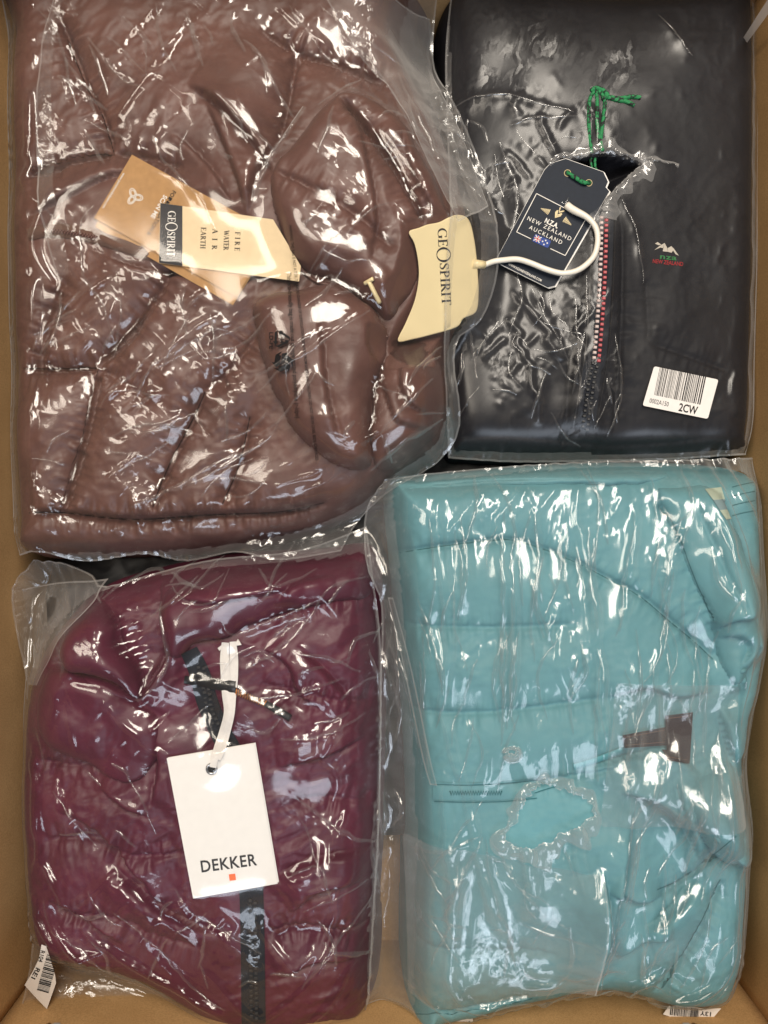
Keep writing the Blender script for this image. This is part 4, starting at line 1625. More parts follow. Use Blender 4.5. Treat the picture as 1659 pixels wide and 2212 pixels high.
ribbon('strap_edge', [(1239, 1657), (1280, 1645), (1345, 1620)], 12, onT, M['teal_dark'], teal_jacket, 0.0012, 4, 24, 0.001)
ribbon('strap_stitch', [(1443, 1552), (1491, 1546)], 1.6, onT, M['knit'], teal_jacket, 0.0036, 2, 8)
ribbon('strap_stitch', [(1446, 1636), (1486, 1642)], 1.6, onT, M['knit'], teal_jacket, 0.0036, 2, 8)
ribbon('strap_stitch', [(1350, 1593), (1436, 1577)], 1.6, onT, M['knit'], teal_jacket, 0.0028, 2, 12)
ribbon('strap_stitch', [(1352, 1610), (1436, 1603)], 1.6, onT, M['knit'], teal_jacket, 0.0028, 2, 12)
sheet('cuff_tape', [(1523, 1056), (1558, 1052), (1566, 1078), (1541, 1080)], onT, M['cream_tape'], teal_jacket, 0.0010)
sheet('cuff_tape', [(1541, 1080), (1566, 1078), (1572, 1100), (1555, 1102)], onT, M['grey_tape'], teal_jacket, 0.0011)
sheet('cuff_tape', [(1555, 1102), (1572, 1100), (1580, 1120), (1569, 1122)], onT, M['cream_tape'], teal_jacket, 0.0010)
for v0 in (1046, 1066, 1086, 1108):
    ribbon('cuff_stitch', [(1582, v0 + 6), (1605, v0), (1632, v0 - 5)], 1.8, onT, M['teal_thread'], teal_jacket, 0.0006, 2, 14)
ribbon('stitch_line', [(1155, 1713), (1175, 1706), (1200, 1699)], 2.0, onT, M['teal_thread'], teal_jacket, 0.0022, 2, 14)

lower = link('garment_bag', field_mesh('garment_bag', HL, dBox > -0.001), M['under'], None)
lower['label'] = 'crumpled black plastic bag of clothes underneath, seen in the gaps between the four jackets'
lower['category'] = 'bag'

# ------------------------------------------------------------------ tags on the brown jacket
tk = thing('hang_tag', 'kraft brown card tag with white knot emblem, partly under the cream tag', 'tag', fr_k(398, 488))
slab('back_leaf', KRAFT2, fr_k2, 0.0006, M['kraft'], tk)
slab('front_leaf', KRAFT, fr_k, 0.0006, M['kraft'], tk)
kl = 0.0009
put('printed_address', sans('www.puremondedown.com', 1.0), (246, 412), 6.5, 121, fr_k, M['ink_white'], tk, kl, width=88)
put('printed_line', sans('FOR MORE', 1.0, 0.012), (377, 413), 8.5, 121, fr_k, M['ink'], tk, kl, anchor=0)
put('printed_line', sans('INFORMATION &', 1.0, 0.012), (320, 508), 8.5, 121, fr_k, M['ink'], tk, kl, anchor=1)
put('printed_invitation', sans('SCAN ME', 1.0, 0.02), (329, 471), 9.5, 121, fr_k, M['ink_white'], tk, kl, anchor=1)
Vk, Fk = [], []
for k in range(3):
    g = math.radians(120 * k + 20)
    c, s_ = math.cos(g), math.sin(g)
    for r_ in (1.0, 0.62):
        loop = [(0.42 * 1.0 + 0.52 * r_ * math.cos(t), 0.34 * r_ * math.sin(t)) for t in np.linspace(0, 2 * math.pi, 26)]
        stroke2d([(a * c - b * s_, a * s_ + b * c) for a, b in loop], 0.075, Vk, Fk)
put('knot_emblem', (np.array(Vk), Fk), (290, 425), 20, 30, fr_k, M['ink_white'], tk, kl)

tc = thing('hang_tag', 'cream card tag with black band reading GEOSPIRIT, across the kraft tag', 'tag', fr_c(470, 520))
slab('card', CREAM, fr_c, 0.0006, M['cream'], tc)
slab('black_band', [(346.5, 438.5), (394, 445), (394, 574.5), (343.5, 567.5)], fr_c, 0.0002, M['ink_grey'], tc, 0.0006)
put('brand_name', serif('GEOSPIRIT', 0.05, 2, 1.55), (370, 505), 17, 91.5, fr_c, M['ink_white'], tc, 0.0010, width=98)
for word, u_, wd, sp in (('FIRE', 513, 41, 0.35), ('WATER', 489, 43, 0.0), ('AIR', 464, 45, 0.75), ('EARTH', 439, 46, 0.05)):
    put('printed_word', serif(word, sp), (u_, 514 + (u_ - 439) * 0.1), 11, 92, fr_c, M['ink'], tc, 0.0009, width=wd)

# ------------------------------------------------------------------ hanger
hg = thing('clothes_hanger', 'cream plastic hanger neck reading GEOSPIRIT with white hook, under clear film', 'hanger', fr_h(960, 600))
plate = slab('head_plate', [tuple(p) for p in catmull(PLATE, True, 4)], fr_h, 0.0045, M['cream_plastic'], hg)
md = plate.modifiers.new('round', 'BEVEL')
md.width = 0.0012
md.segments = 3
md.limit_method = 'ANGLE'
tube('neck', [fr_h(1020, 570, 0.003), fr_h(1034, 571, 0.003), fr_h(1047, 572, 0.003)], (0.0036, 0.0034, 0.0030), M['cream_plastic'], hg, 14)
put('brand_name', serif('GEOSPIRIT', 0.05, 2, 1.55), (960, 576), 20, 86.5, fr_h, M['ink_grey'], hg, 0.0048, width=166)

pin = thing('tag_fastener', 'small beige plastic tag fastener sticking out of the brown collar', 'fastener', onB(806, 630))
HBR = np.maximum.reduce([HB, HP1, HP2, HP3])
onBR = OnField(HBR)
tube('stem', [onBR(797, 608, 0.002), onBR(808, 630, 0.003), onBR(820, 653, 0.003)], 0.0018, M['cream_plastic'], pin, 8, 10)
tube('cross_bar', [onBR(788, 612, 0.002), onBR(797, 607, 0.002), onBR(806, 602, 0.002)], 0.0016, M['cream_plastic'], pin, 8, 10)

# ------------------------------------------------------------------ white tag on the burgundy jacket
tw = thing('hang_tag', 'large white card tag reading DEKKER with an orange square on the burgundy jacket', 'tag', fr_w(480, 1775))
slab('back_leaf', WTAG2, fr_w, 0.0006, M['white_card'], tw, -0.0013)
slab('front_leaf', WTAG, fr_w, 0.0006, M['white_card'], tw)
put('brand_name', sans('DEKKER', 1.08, 0.018), (494, 1864), 25, -7.5, fr_w, M['ink_grey'], tw, 0.0009, width=121)
put('orange_square', poly_shape([[(-0.5, -0.5), (0.5, -0.5), (0.5, 0.5), (-0.5, 0.5)]]), (502, 1895), 14, -7.5, fr_w, M['orange'], tw, 0.0009)
ring = [fr_w(457 + 10 * math.cos(g), 1661 + 10 * math.sin(g), 0.0009) for g in np.linspace(0, 2 * math.pi, 29)]
tube('eyelet', ring, 0.0011, M['steel'], tw, 8)
put('eyelet_hole', poly_shape([[(math.cos(g), math.sin(g)) for g in np.linspace(0, 2 * math.pi, 20, endpoint=False)]]), (457, 1661), 8, 0, fr_w, M['ink'], tw, 0.0008)
HUW = fr_w.raster(HUX, WTAG)
onUW = OnField(blur(HUW, 0.003))
rb = thing('cotton_ribbon', 'white cotton ribbon looped from the burgundy zip to the white tag', 'ribbon', onU(488, 1500))
ribbon('strand', [(487, 1388), (485, 1420), (487, 1465), (489, 1500), (492, 1540), (480, 1585), (468, 1620), (460, 1658)], (16, 20, 20, 19, 17, 16, 15, 15), onUW, M['ribbon'], rb, 0.0042, 4, 60, 0.0006)
ribbon('strand', [(503, 1386), (505, 1420), (504, 1465), (501, 1500), (498, 1545), (488, 1590), (478, 1622), (470, 1640)], (14, 19, 20, 19, 17, 15, 15, 14), onUW, M['ribbon'], rb, 0.0036, 4, 60, 0.0006)
sheet('knot_tail', [(470, 1400), (486, 1388), (484, 1396), (474, 1406)], onU, M['ribbon'], rb, 0.004, 4, 4)
sheet('knot_tail', [(508, 1390), (514, 1380), (522, 1393), (510, 1395)], onU, M['ribbon'], rb, 0.004, 4, 4)

# green cord tied to the black jacket, under its bag
cd = thing('drawcord', 'green flecked cord knotted on the black jacket above the navy tag', 'cord', onK(1290, 250))
for pts in ([(1284, 198), (1274, 215), (1272, 260), (1274, 300), (1279, 330)], [(1288, 196), (1290, 225), (1290, 270), (1296, 305), (1296, 335)],
            [(1293, 196), (1306, 215), (1304, 250), (1298, 300), (1300, 330)]):
    tube('strand', [onK(u_, v_, 0.0016) for u_, v_ in pts], 0.0015, M['cord'], cd, 8, 40)
tube('knot', [onK(u_, v_, 0.002) for u_, v_ in [(1276, 196), (1290, 190), (1306, 198), (1312, 208), (1300, 212)]], 0.0018, M['cord'], cd, 8, 30)
tube('tail', [onK(u_, v_, 0.0016) for u_, v_ in [(1306, 206), (1335, 213), (1362, 209), (1384, 211)]], (0.0016, 0.0018, 0.0016), M['cord'], cd, 8, 30)
tube('tail', [onK(u_, v_, 0.0016) for u_, v_ in [(1306, 208), (1332, 216), (1352, 219), (1370, 228)]], (0.0016, 0.0018, 0.0016), M['cord'], cd, 8, 30)

# faint paper slip in the empty corner of the burgundy bag
fr_s = OnField(HL, 0.08)
slip = sheet('paper_slip', [(58, 1266), (98, 1262), (103, 1352), (60, 1354)], fr_s, M['slip'], None, 0.0035, 16, 16)
slip['label'] = 'pale paper slip in the empty corner of the burgundy jacket bag'
slip['category'] = 'paper'

TAGS_H = np.full_like(X, -1.0)
for f_, p_, t_ in ((fr_k, KRAFT, 0.0008), (fr_c, CREAM, 0.0008), (fr_h, PLATE, 0.0052), (fr_w, WTAG, 0.0008)):
    TAGS_H = np.maximum(TAGS_H, np.where(sdf(WP(p_, f_.zg)) > -DX, f_.c[0] * X + f_.c[1] * Y + f_.c[2] + t_, -1))
ribm = np.full_like(X, 1e9)
sl, d_, _, _, _ = line_field(np.array(WP([(494, 1388), (495, 1460), (496, 1540), (470, 1640)])), 0.02)
tmp = np.full_like(X, -1.0)
tmp[sl] = np.where(d_ < 0.0075, HUW[sl] + 0.0052, -1)
TAGS_H = np.maximum(TAGS_H, tmp)
sl, d_, _, _, _ = line_field(np.array(WP([(398, 1468), (508, 1484), (575, 1521), (628, 1552)])), 0.02)
tmp[:] = -1
tmp[sl] = np.where(d_ < 0.004, HUX[sl] + 0.0078, -1)
TAGS_H = np.maximum(TAGS_H, tmp)
print('details', time.perf_counter() - T0)
# ------------------------------------------------------------------ the four bags
H_ALL = np.maximum.reduce([HB, HP1, HP2, HP3, HK, HUX, HTX, HL, FLOOR])
TAGS_H = globals().get('TAGS_H', None)
if TAGS_H is not None:
    H_ALL = np.maximum(H_ALL, TAGS_H)
wallx = np.maximum(np.clip((XL + 0.003 - X) / 0.003, 0, 1), np.clip((X - XR + 0.003) / 0.003, 0, 1))
wally = np.maximum(np.clip((YB + 0.003 - Y) / 0.003, 0, 1), np.clip((Y - YT + 0.003) / 0.003, 0, 1))




def envelope(H, r, sg):
    """upper envelope: what a taut film spans instead of following"""
    k = max(1, int(r / DX))
    Q = H.copy()
    s_ = 1
    rem = k
    while rem > 0:
        s_ = min(s_, rem)
        for ax in (0, 1):
            a_ = np.roll(Q, s_, ax)
            b_ = np.roll(Q, -s_, ax)
            Q = np.maximum(Q, np.maximum(a_, b_))
        rem -= s_
        s_ *= 2
    return blur(Q, sg)


H_TRUE = H_ALL
H_ALL = np.minimum(envelope(H_TRUE, 0.006, 0.006), H_TRUE + 0.006)
H_ALL = np.maximum(blur(H_ALL, 0.003), H_TRUE + 0.0002)


def side(pts, z, n=6):
    return catmull(WP(pts, z), n=n)


SP = 0.0104
films = {}
SEED = {
    'brown': [
        [(180, 70), (225, 125), (255, 158), (310, 195)], [(255, 20), (280, 50), (310, 85), (318, 165)],
        [(335, 0), (340, 60), (355, 110), (380, 155)], [(400, 20), (420, 80), (440, 150)],
        [(125, 105), (140, 130), (170, 170), (195, 195)], [(125, 110), (140, 160), (152, 215)],
        [(330, 290), (350, 340), (400, 395), (440, 440), (470, 500)], [(200, 440), (172, 470), (170, 520), (172, 580), (200, 625), (225, 665), (237, 750)],
        [(258, 640), (250, 700), (240, 770)], [(205, 878), (240, 845), (310, 850), (365, 855)], [(275, 885), (330, 850)],
        [(300, 945), (360, 915), (420, 890)], [(275, 1095), (380, 1050), (470, 1000), (560, 960), (610, 900)],
        [(400, 1050), (480, 1010), (560, 960)], [(290, 830), (350, 780), (440, 725)], [(405, 670), (450, 630)],
        [(455, 680), (465, 760), (450, 850)], [(655, 240), (610, 310), (560, 410)], [(840, 460), (790, 490), (740, 540)],
        [(960, 740), (900, 800), (880, 840)], [(935, 820), (880, 880), (820, 940)], [(960, 900), (870, 960), (800, 1015)],
        [(553, 810), (610, 800), (650, 760), (720, 720)], [(553, 850), (620, 810), (680, 770), (800, 680)],
        [(553, 940), (640, 880), (690, 810)], [(780, 160), (720, 215), (690, 240)], [(620, 0), (690, 90), (740, 140)],
        [(690, 0), (790, 70), (900, 120)], [(860, 130), (900, 230), (960, 350), (1000, 450)], [(930, 60), (980, 250), (1040, 430)],
        [(740, 60), (800, 110), (850, 200), (930, 380)], [(560, 120), (600, 200), (640, 260)]],
    'black': [
        [(985, 205), (1080, 195), (1150, 215), (1240, 242)], [(1105, 262), (1160, 252), (1250, 248)], [(1100, 215), (1130, 245)],
        [(1345, 430), (1370, 490), (1385, 560), (1390, 610)], [(1430, 20), (1460, 60), (1500, 115)], [(1260, 720), (1240, 850)],
        [(1330, 720), (1345, 850), (1320, 940)], [(1105, 560), (1130, 640), (1100, 720)], [(1080, 300), (1120, 420), (1100, 520)],
        [(1150, 620), (1200, 720), (1230, 780)], [(1030, 760), (1080, 690)], [(1180, 800), (1150, 900)], [(1240, 640), (1250, 760)]],
    'burg': [
        [(345, 1270), (400, 1262), (440, 1265), (480, 1240)], [(345, 1300), (350, 1350), (365, 1410), (350, 1460), (300, 1515)],
        [(365, 1265), (420, 1300), (470, 1290), (490, 1230)], [(480, 1340), (500, 1370), (553, 1355), (690, 1300)],
        [(530, 1450), (620, 1385), (690, 1310)], [(553, 1230), (600, 1265), (680, 1232)], [(560, 1510), (640, 1500), (740, 1470)],
        [(630, 1730), (720, 1800), (810, 1860)], [(240, 1980), (300, 2030), (400, 2150), (480, 2205)],
        [(375, 1925), (420, 1985), (460, 2010), (560, 2080)], [(100, 1720), (150, 1780), (200, 1850)],
        [(95, 2030), (160, 2070), (210, 2120), (330, 2190)], [(200, 1300), (260, 1250), (320, 1240)], [(600, 1600), (700, 1590), (790, 1560)],
        [(118, 1280), (138, 1340)], [(160, 1280), (200, 1310)], [(650, 2150), (720, 2060), (800, 1990)], [(620, 1900), (690, 1880), (720, 1960)]],
    'teal': [
        [(1160, 1100), (1165, 1220), (1160, 1300), (1200, 1400)], [(1280, 1140), (1276, 1240), (1290, 1370)],
        [(1378, 1106), (1355, 1250), (1340, 1365)], [(1475, 1115), (1445, 1230), (1430, 1340)], [(1110, 1200), (1108, 1400), (1100, 1580)],
        [(1092, 1106), (1086, 1300), (1090, 1560)], [(905, 1300), (935, 1390), (957, 1480)], [(835, 1310), (870, 1460), (910, 1640)],
        [(1400, 1500), (1375, 1570), (1352, 1650)], [(1370, 1720), (1345, 1880), (1290, 2100)], [(1500, 1700), (1495, 1800), (1490, 1890)],
        [(1550, 1650), (1562, 1780), (1560, 1880)], [(1440, 1850), (1430, 2000), (1405, 2130)], [(1390, 1940), (1395, 2140)],
        [(1045, 1740), (1000, 1800), (930, 1900)], [(1040, 1810), (960, 1850), (890, 1880)], [(1045, 1815), (1000, 1900), (960, 2000)],
        [(1050, 1820), (1060, 1900), (1090, 2010)], [(1060, 1820), (1110, 1900), (1180, 1980)], [(930, 1120), (940, 1250), (925, 1400)],
        [(1000, 1110), (1010, 1220), (1000, 1330)], [(1230, 1130), (1225, 1250), (1240, 1330)], [(1545, 1120), (1580, 1260), (1590, 1330)],
        [(1300, 1400), (1290, 1500), (1310, 1620)], [(1530, 1180), (1545, 1260), (1580, 1300)]],
}
TAGZ = [W(300, 440), W(400, 500), W(510, 540), W(960, 600), W(470, 1710), W(500, 1850)]


def near_tag(x, y):
    d_ = np.min([np.hypot(x - a_, y - b_) for a_, b_ in TAGZ], axis=0)
    return np.clip((d_ - 0.03) / 0.03, 0.12, 1.0)


t1 = time.perf_counter()

M['film'] = film_mat('clear_film', scale=0.85, stretch=(1.0, 0.5, 1.0), rot=-50, calm=((*W(300, 440), 0.040), (*W(400, 500), 0.050), (*W(510, 540), 0.050), (*W(960, 600), 0.050)))
M['film_burg'] = film_mat('clear_film_loose', scale=0.85, stretch=(1.0, 0.45, 1.0), rot=-65, calm=((*W(470, 1710), 0.055), (*W(500, 1850), 0.052)))
M['film_tight'] = film_mat('clear_film_tight', haze=0.009, rough=0.27, gain=0.45, crinkle=0.26, scale=1.0, stretch=(1.0, 0.45, 1.0), rot=20, fade=(W(1330, 0)[0], W(1400, 0)[0]))
M['film_teal'] = film_mat('clear_film_long_folds', haze=0.038, rough=0.14, crinkle=0.30, scale=0.7, stretch=(1.0, 0.30, 1.0))
M['film_back'] = film_mat('clear_film_back', haze=0.09, rough=0.12, crinkle=0.3)
M['film_mid'] = film_mat('clear_film_double', haze=0.085, rough=0.14, crinkle=0.36, scale=0.8)
M['film_fold'] = film_mat('clear_film_fold', haze=0.045, rough=0.16, crinkle=0.3)
M['film_edge'] = film_mat('film_folded_edge', haze=0.16, rough=0.12, crinkle=0.1)
M['film_torn'] = film_mat('film_torn_edge', haze=0.40, rough=0.22, crinkle=0.1, scale=1.3)
M['film_lip'] = film_mat('film_torn_lip', haze=0.19, rough=0.13, crinkle=0.10, scale=1.2)


def bag(label, key, mat, dj, hole=None, back_lift=0.0):
    P = films[key]
    th = thing('plastic_bag', label, 'plastic bag', (float(P[..., 0].mean()), float(P[..., 1].mean()), WT))
    film_object('film', P, mat, th, hole)
    # the second layer of the bag, seen where the bag is empty around the jacket
    cx = 0.25 * (P[:-1, :-1, 0] + P[1:, :-1, 0] + P[:-1, 1:, 0] + P[1:, 1:, 0])
    cy = 0.25 * (P[:-1, :-1, 1] + P[1:, :-1, 1] + P[:-1, 1:, 1] + P[1:, 1:, 1])
    ds = sample(dj, cx, cy)
    Q = P.copy()
    n = 0.5 + fbm(Q[..., 0], Q[..., 1], 35, 2, 40)
    Q[..., 2] = P[..., 2] - 0.0012 - 0.004 * np.clip(n, 0, 1)
    film_object('back_film', Q, M['film_back'], th, None, ds < 0.010)
    # folded, welded rim
    def edge(a, b, name='edge_fold'):
        V = np.stack([a + [0, 0, 0.0003], a + 0.55 * (b - a) + [0, 0, 0.0006]], 1).reshape(-1, 3)
        me = mesh_np(name, V, quad_faces(2, len(a)))
        link(name, me, M['film_edge'], th)
    edge(P[0], P[1])
    edge(P[-1], P[-2])
    edge(P[:, 0], P[:, 1])
    edge(P[:, -1], P[:, -2])
    return th


def torn_rim(name, poly, fr, parent, width=26, ragged=5, seed=0, closed=True, lift=0.0025, n=190, skew=None):
    """stretched lip around a tear: a clear curled band and a thin whitened ragged edge"""
    c0 = catmull(poly, closed, 8)
    p = resample(np.vstack([c0, c0[:1]]) if closed else c0, n)
    t = np.gradient(p, axis=0)
    t /= np.linalg.norm(t, axis=1, keepdims=True) + 1e-9
    nr = np.stack([t[:, 1], -t[:, 0]], 1)
    if closed:
        c = p.mean(0)
        if ((p + nr - c) ** 2).sum() < ((p - nr - c) ** 2).sum():
            nr = -nr
    L = np.linalg.norm(np.diff(p, axis=0), axis=1).sum()
    s = np.linspace(0, L, n)
    if closed:      # periodic noise
        g = np.linspace(0, 2 * math.pi, n)
        rad = L / (2 * math.pi)
        nx_, ny_ = rad * np.cos(g), rad * np.sin(g)
    else:
        nx_, ny_ = s, 0 * s
    j = ragged * (1.1 * fbm(nx_, ny_, 0.05, 2, seed) + 0.7 * fbm(nx_, ny_, 0.17, 3, seed + 2))
    wv = np.clip(width * (0.8 + 1.0 * fbm(nx_, ny_, 0.025, 2, seed + 4)), width * 0.35, width * 1.7)
    if skew is not None:
        wv = wv * skew(s / L)
    ruff = fbm(nx_, ny_, 0.045, 2, seed + 9)
    fine = 0.4 * fbm(nx_, ny_, 0.12, 2, seed + 13)
    rows = np.array([0.0, 0.1, 0.22, 0.36, 0.52, 0.68, 0.84, 1.0])
    V = []
    for r_ in rows:
        up_ = (1 - r_) ** 1.3 * 0.55 + 0.6 * math.sin(math.pi * min(1.0, r_ * 1.25))
        for k in range(n):
            sl_ = 5.0 * ruff[(k + 11) % n] * (1 - r_)
            q = p[k] + nr[k] * (wv[k] * r_ - 2.0 - j[k] * (1 - r_)) + t[k] * sl_
            V.append(fr(q[0], q[1], 0.0004 + max(0.0, lift * up_ * (1 - r_ ** 4) * (0.55 + 1.0 * ruff[k] + 0.5 * fine[k] * (1 - r_)))))
    V = np.array(V)
    o_ = link(name, mesh_np(name, V, quad_faces(n, len(rows))), M['film_lip'], parent)
    # the ragged edge itself
    E = V[:n]
    I = V[n:2 * n]
    rg = np.clip(0.35 + 1.1 * fbm(nx_, ny_, 0.12, 3, seed + 21), 0.05, 1.3)[:, None]
    A = E + [0, 0, 0.0003]
    B = E + (I - E) * rg + [0, 0, 0.0003]
    V2 = np.stack([A, B], 1).reshape(-1, 3)
    link(name.replace('rim', 'edge'), mesh_np('torn_edge', V2, quad_faces(2, n)), M['film_torn'], parent)
    return o_


# ---- black jacket's bag, torn open over the tag
px, py = coons(side([(972, 2), (1150, 4), (1300, 8), (1450, 4), (1612, -4)], 0.08),
               side([(1612, -4), (1624, 60), (1622, 300), (1618, 600), (1612, 900), (1598, 985)], 0.07),
               side([(966, 992), (1100, 1002), (1300, 1000), (1450, 996), (1598, 985)], 0.05),
               side([(972, 2), (958, 150), (962, 400), (950, 700), (966, 992)], 0.07), SP)
lefty = lambda x, y: 0.12 + 0.95 / (1 + np.exp((x - W(1360, 0)[0]) / 0.012)) * np.clip((W(0, 130)[1] - y) / 0.04, 0.1, 1)
films['black'] = drape(px, py, H_ALL, 0.055, 0.04, seed=3, lift=0.003, field=lefty, seeds=SEED['black'], seed_h=0.006, zs=0.115, slack=0.84)

HOLE_NZ = WP([(1196, 351), (1218, 343), (1252, 339), (1288, 331), (1312, 330), (1350, 337), (1390, 351), (1362, 372), (1330, 402), (1306, 430),
              (1285, 440), (1240, 424), (1205, 400)], 0.115)
bag_k = bag('tight clear plastic bag torn open around the black softshell jacket', 'black', M['film_tight'], dK, HOLE_NZ)
RK = raster_max(H_ALL, films['black'], 0.0004)
RKs = blur(RK, 0.002)
onRK = OnField(RKs, 0.115)
torn_rim('torn_rim', [(1186, 357), (1205, 346), (1225, 341), (1256, 338), (1288, 329), (1312, 327), (1345, 334), (1380, 347), (1410, 343), (1436, 350), (1466, 358)], onRK, bag_k,
         24, 7, 3, closed=False, lift=0.003, n=150, skew=lambda s: np.where(s < 0.75, 1.0, 0.35))
torn_rim('torn_rim', [(1408, 346), (1380, 362), (1352, 388), (1330, 410), (1308, 434), (1300, 470)], onRK, bag_k, 34, 3, 8, closed=False, lift=0.003, n=90)
lab = [(1413, 791), (1552, 820), (1529, 905), (1388, 876)]


def rounded(q, r=5, n=4):
    q = np.array(q, float)
    out = []
    for k in range(len(q)):
        a, b, c = q[k - 1], q[k], q[(k + 1) % len(q)]
        p0 = b + (a - b) / np.linalg.norm(a - b) * r
        p1 = b + (c - b) / np.linalg.norm(c - b) * r
        for t in np.linspace(0, 1, n):
            out.append(tuple((1 - t) ** 2 * p0 + 2 * t * (1 - t) * b + t * t * p1))
    return out


fr_l = Frame(lab, RK, 0.115, 97, 0.0004)
lb = slab('barcode_label', rounded(lab), fr_l, 0.00025, M['label_white'], bag_k)
lb['label'] = 'white barcode sticker reading 2CW on the black jacket bag'
put('bars', barcode_shape(4, 36), (1470, 834), 61, 11.8, fr_l, M['ink'], lb, 0.00045, width=102)
put('code', sans('0002A150', 1.0), (1424, 869), 10, 11.8, fr_l, M['ink_grey'], lb, 0.00045, width=42)
put('code_short', sans('2CW', 1.0, 0.02), (1487, 883), 17, 11.8, fr_l, M['ink'], lb, 0.00045, width=41)

# ---- navy tag lying out of the tear, on top of the film
NAVY = [(1188, 353), (1222, 342), (1304, 371), (1314, 392), (1309, 404), (1317, 413), (1199, 618), (1183, 622), (1080, 571), (1074, 556), (1176, 366)]
NAVY2 = [(p[0] + 2.2, p[1] + 1.8) for p in NAVY]
fr_n = Frame(NAVY, blur(np.maximum(RK, np.where(dh > -0.02, 0.10, 0)), 0.004), 0.12, 88, 0.0006)
tn = thing('hang_tag', 'navy blue card tag reading NEW ZEALAND AUCKLAND, hanging out of the torn bag', 'tag', fr_n(1190, 490))
slab('back_leaf', NAVY2, fr_n, 0.0005, M['white_card'], tn, -0.0009)
slab('card_core', NAVY, fr_n, 0.0006, M['white_card'], tn)
cN = np.mean(NAVY, 0)
slab('front_leaf', [tuple(np.array(p) + (cN - p) / np.linalg.norm(cN - p) * 0.9) for p in NAVY], fr_n, 0.00015, M['navy'], tn, 0.0006)
NL = 0.0010


def line_on(name, pts, w, fr, mat, parent, lift):
    V, F = [], []
    stroke2d(pts, w, V, F)
    P3 = [fr(u_, v_, lift) for u_, v_ in V]
    return link(name, mesh_from(name, P3, [f[::-1] for f in F]), mat, parent, False)


TLn, TRn, BRn, BLn = (1159, 418), (1265, 474), (1221, 552), (1116, 501)
for a_, b_ in ((TLn, (1219, 449)), (TRn, BRn), (BRn, (1189, 537)), ((1147, 516), BLn), (BLn, TLn)):
    line_on('border_line', [a_, b_], 1.5, fr_n, M['ink_white'], tn, NL)
put('initials', sans('N.Z.A.', 1.0, 0.03), (1192, 482), 10.5, 26, fr_n, M['ink_white'], tn, NL, width=31)
put('country_name', sans('NEW ZEALAND', 1.35, 0.0), (1187, 493.5), 8.8, 26, fr_n, M['ink_white'], tn, NL, width=104)
put('city_name', sans('AUCKLAND', 1.35, 0.0), (1179, 507), 8.8, 26, fr_n, M['ink_white'], tn, NL, width=78)
put('web_address', sans('WWW.NZANEWZEALAND.COM', 1.0, 0.01), (1134, 588), 5.2, 27, fr_n, M['ink_white'], tn, NL, width=80)
chev = [[(-0.30, 0.55), (-0.12, 0.72), (-0.02, 0.15), (-0.02, -0.1)], [(-0.02, 0.15), (0.36, 0.55), (0.52, 0.42), (-0.02, -0.1)],
        [(-0.14, 1.0), (-0.02, 1.2), (0.08, 0.6), (0.06, 0.42)], [(0.06, 0.42), (0.08, 0.62), (0.50, 1.0), (0.58, 0.82)],
        [(-0.38, 0.30), (-0.30, 0.55), (-0.05, -0.05), (-0.10, -0.35)], [(-0.10, -0.35), (-0.02, 0.0), (0.46, 0.36), (0.44, 0.14)]]
put('chevron_emblem', poly_shape(chev), (1203, 466), 18, 26, fr_n, M['gold'], tn, NL)
for sgn, cu_ in ((-1, (1187, 461)), (1, (1216, 474))):
    leafs = []
    for k in range(8):
        x0 = sgn * (0.1 + 0.17 * k)
        hh = 0.62 * (1 - k / 9)
        leafs.append([(x0, 0.05), (x0 + sgn * 0.10, 0.0), (x0 + sgn * 0.16, hh - 0.15), (x0 + sgn * 0.05, hh)])
        leafs.append([(x0, 0.0), (x0 + sgn * 0.10, 0.05), (x0 + sgn * 0.14, -hh * 0.5), (x0 + sgn * 0.05, -hh * 0.45)])
    put('fern_leaf', poly_shape(leafs), cu_, 15, 26 + (8 if sgn > 0 else 4), fr_n, M['gold'], tn, NL)
rr = rounded([(-0.5, -0.23), (0.5, -0.23), (0.5, 0.23), (-0.5, 0.23)], 0.10)
flag = put('flag', poly_shape([rr]), (1170, 520.5), 38, 24, fr_n, M['blue'], tn, NL)
put('flag_cross', poly_shape([[(-0.46, -0.02), (-0.06, -0.02), (-0.06, 0.05), (-0.46, 0.05)], [(-0.30, -0.17), (-0.22, -0.17), (-0.22, 0.20), (-0.30, 0.20)],
                              [(-0.46, 0.17), (-0.42, 0.20), (-0.06, -0.14), (-0.10, -0.17)], [(-0.46, -0.14), (-0.42, -0.17), (-0.06, 0.17), (-0.10, 0.20)]]),
    (1170, 520.5), 38, 24, fr_n, M['ink_white'], flag, NL + 0.0001)
put('flag_cross', poly_shape([[(-0.46, 0.0), (-0.06, 0.0), (-0.06, 0.035), (-0.46, 0.035)], [(-0.28, -0.17), (-0.24, -0.17), (-0.24, 0.20), (-0.28, 0.20)]]),
    (1170, 520.5), 38, 24, fr_n, M['red'], flag, NL + 0.0002)
st = []
for sx_, sy_ in ((0.20, 0.12), (0.06, 0.0), (0.34, 0.02), (0.20, -0.13)):
    st.append([(sx_ + (0.065 if k % 2 == 0 else 0.028) * math.sin(k * math.pi / 5), sy_ + (0.065 if k % 2 == 0 else 0.028) * math.cos(k * math.pi / 5)) for k in range(10)])
put('flag_star', poly_shape(st), (1170, 520.5), 38, 24, fr_n, M['ink_white'], flag, NL + 0.0001)
disc = poly_shape([[(math.cos(g), math.sin(g)) for g in np.linspace(0, 2 * math.pi, 20, endpoint=False)]])
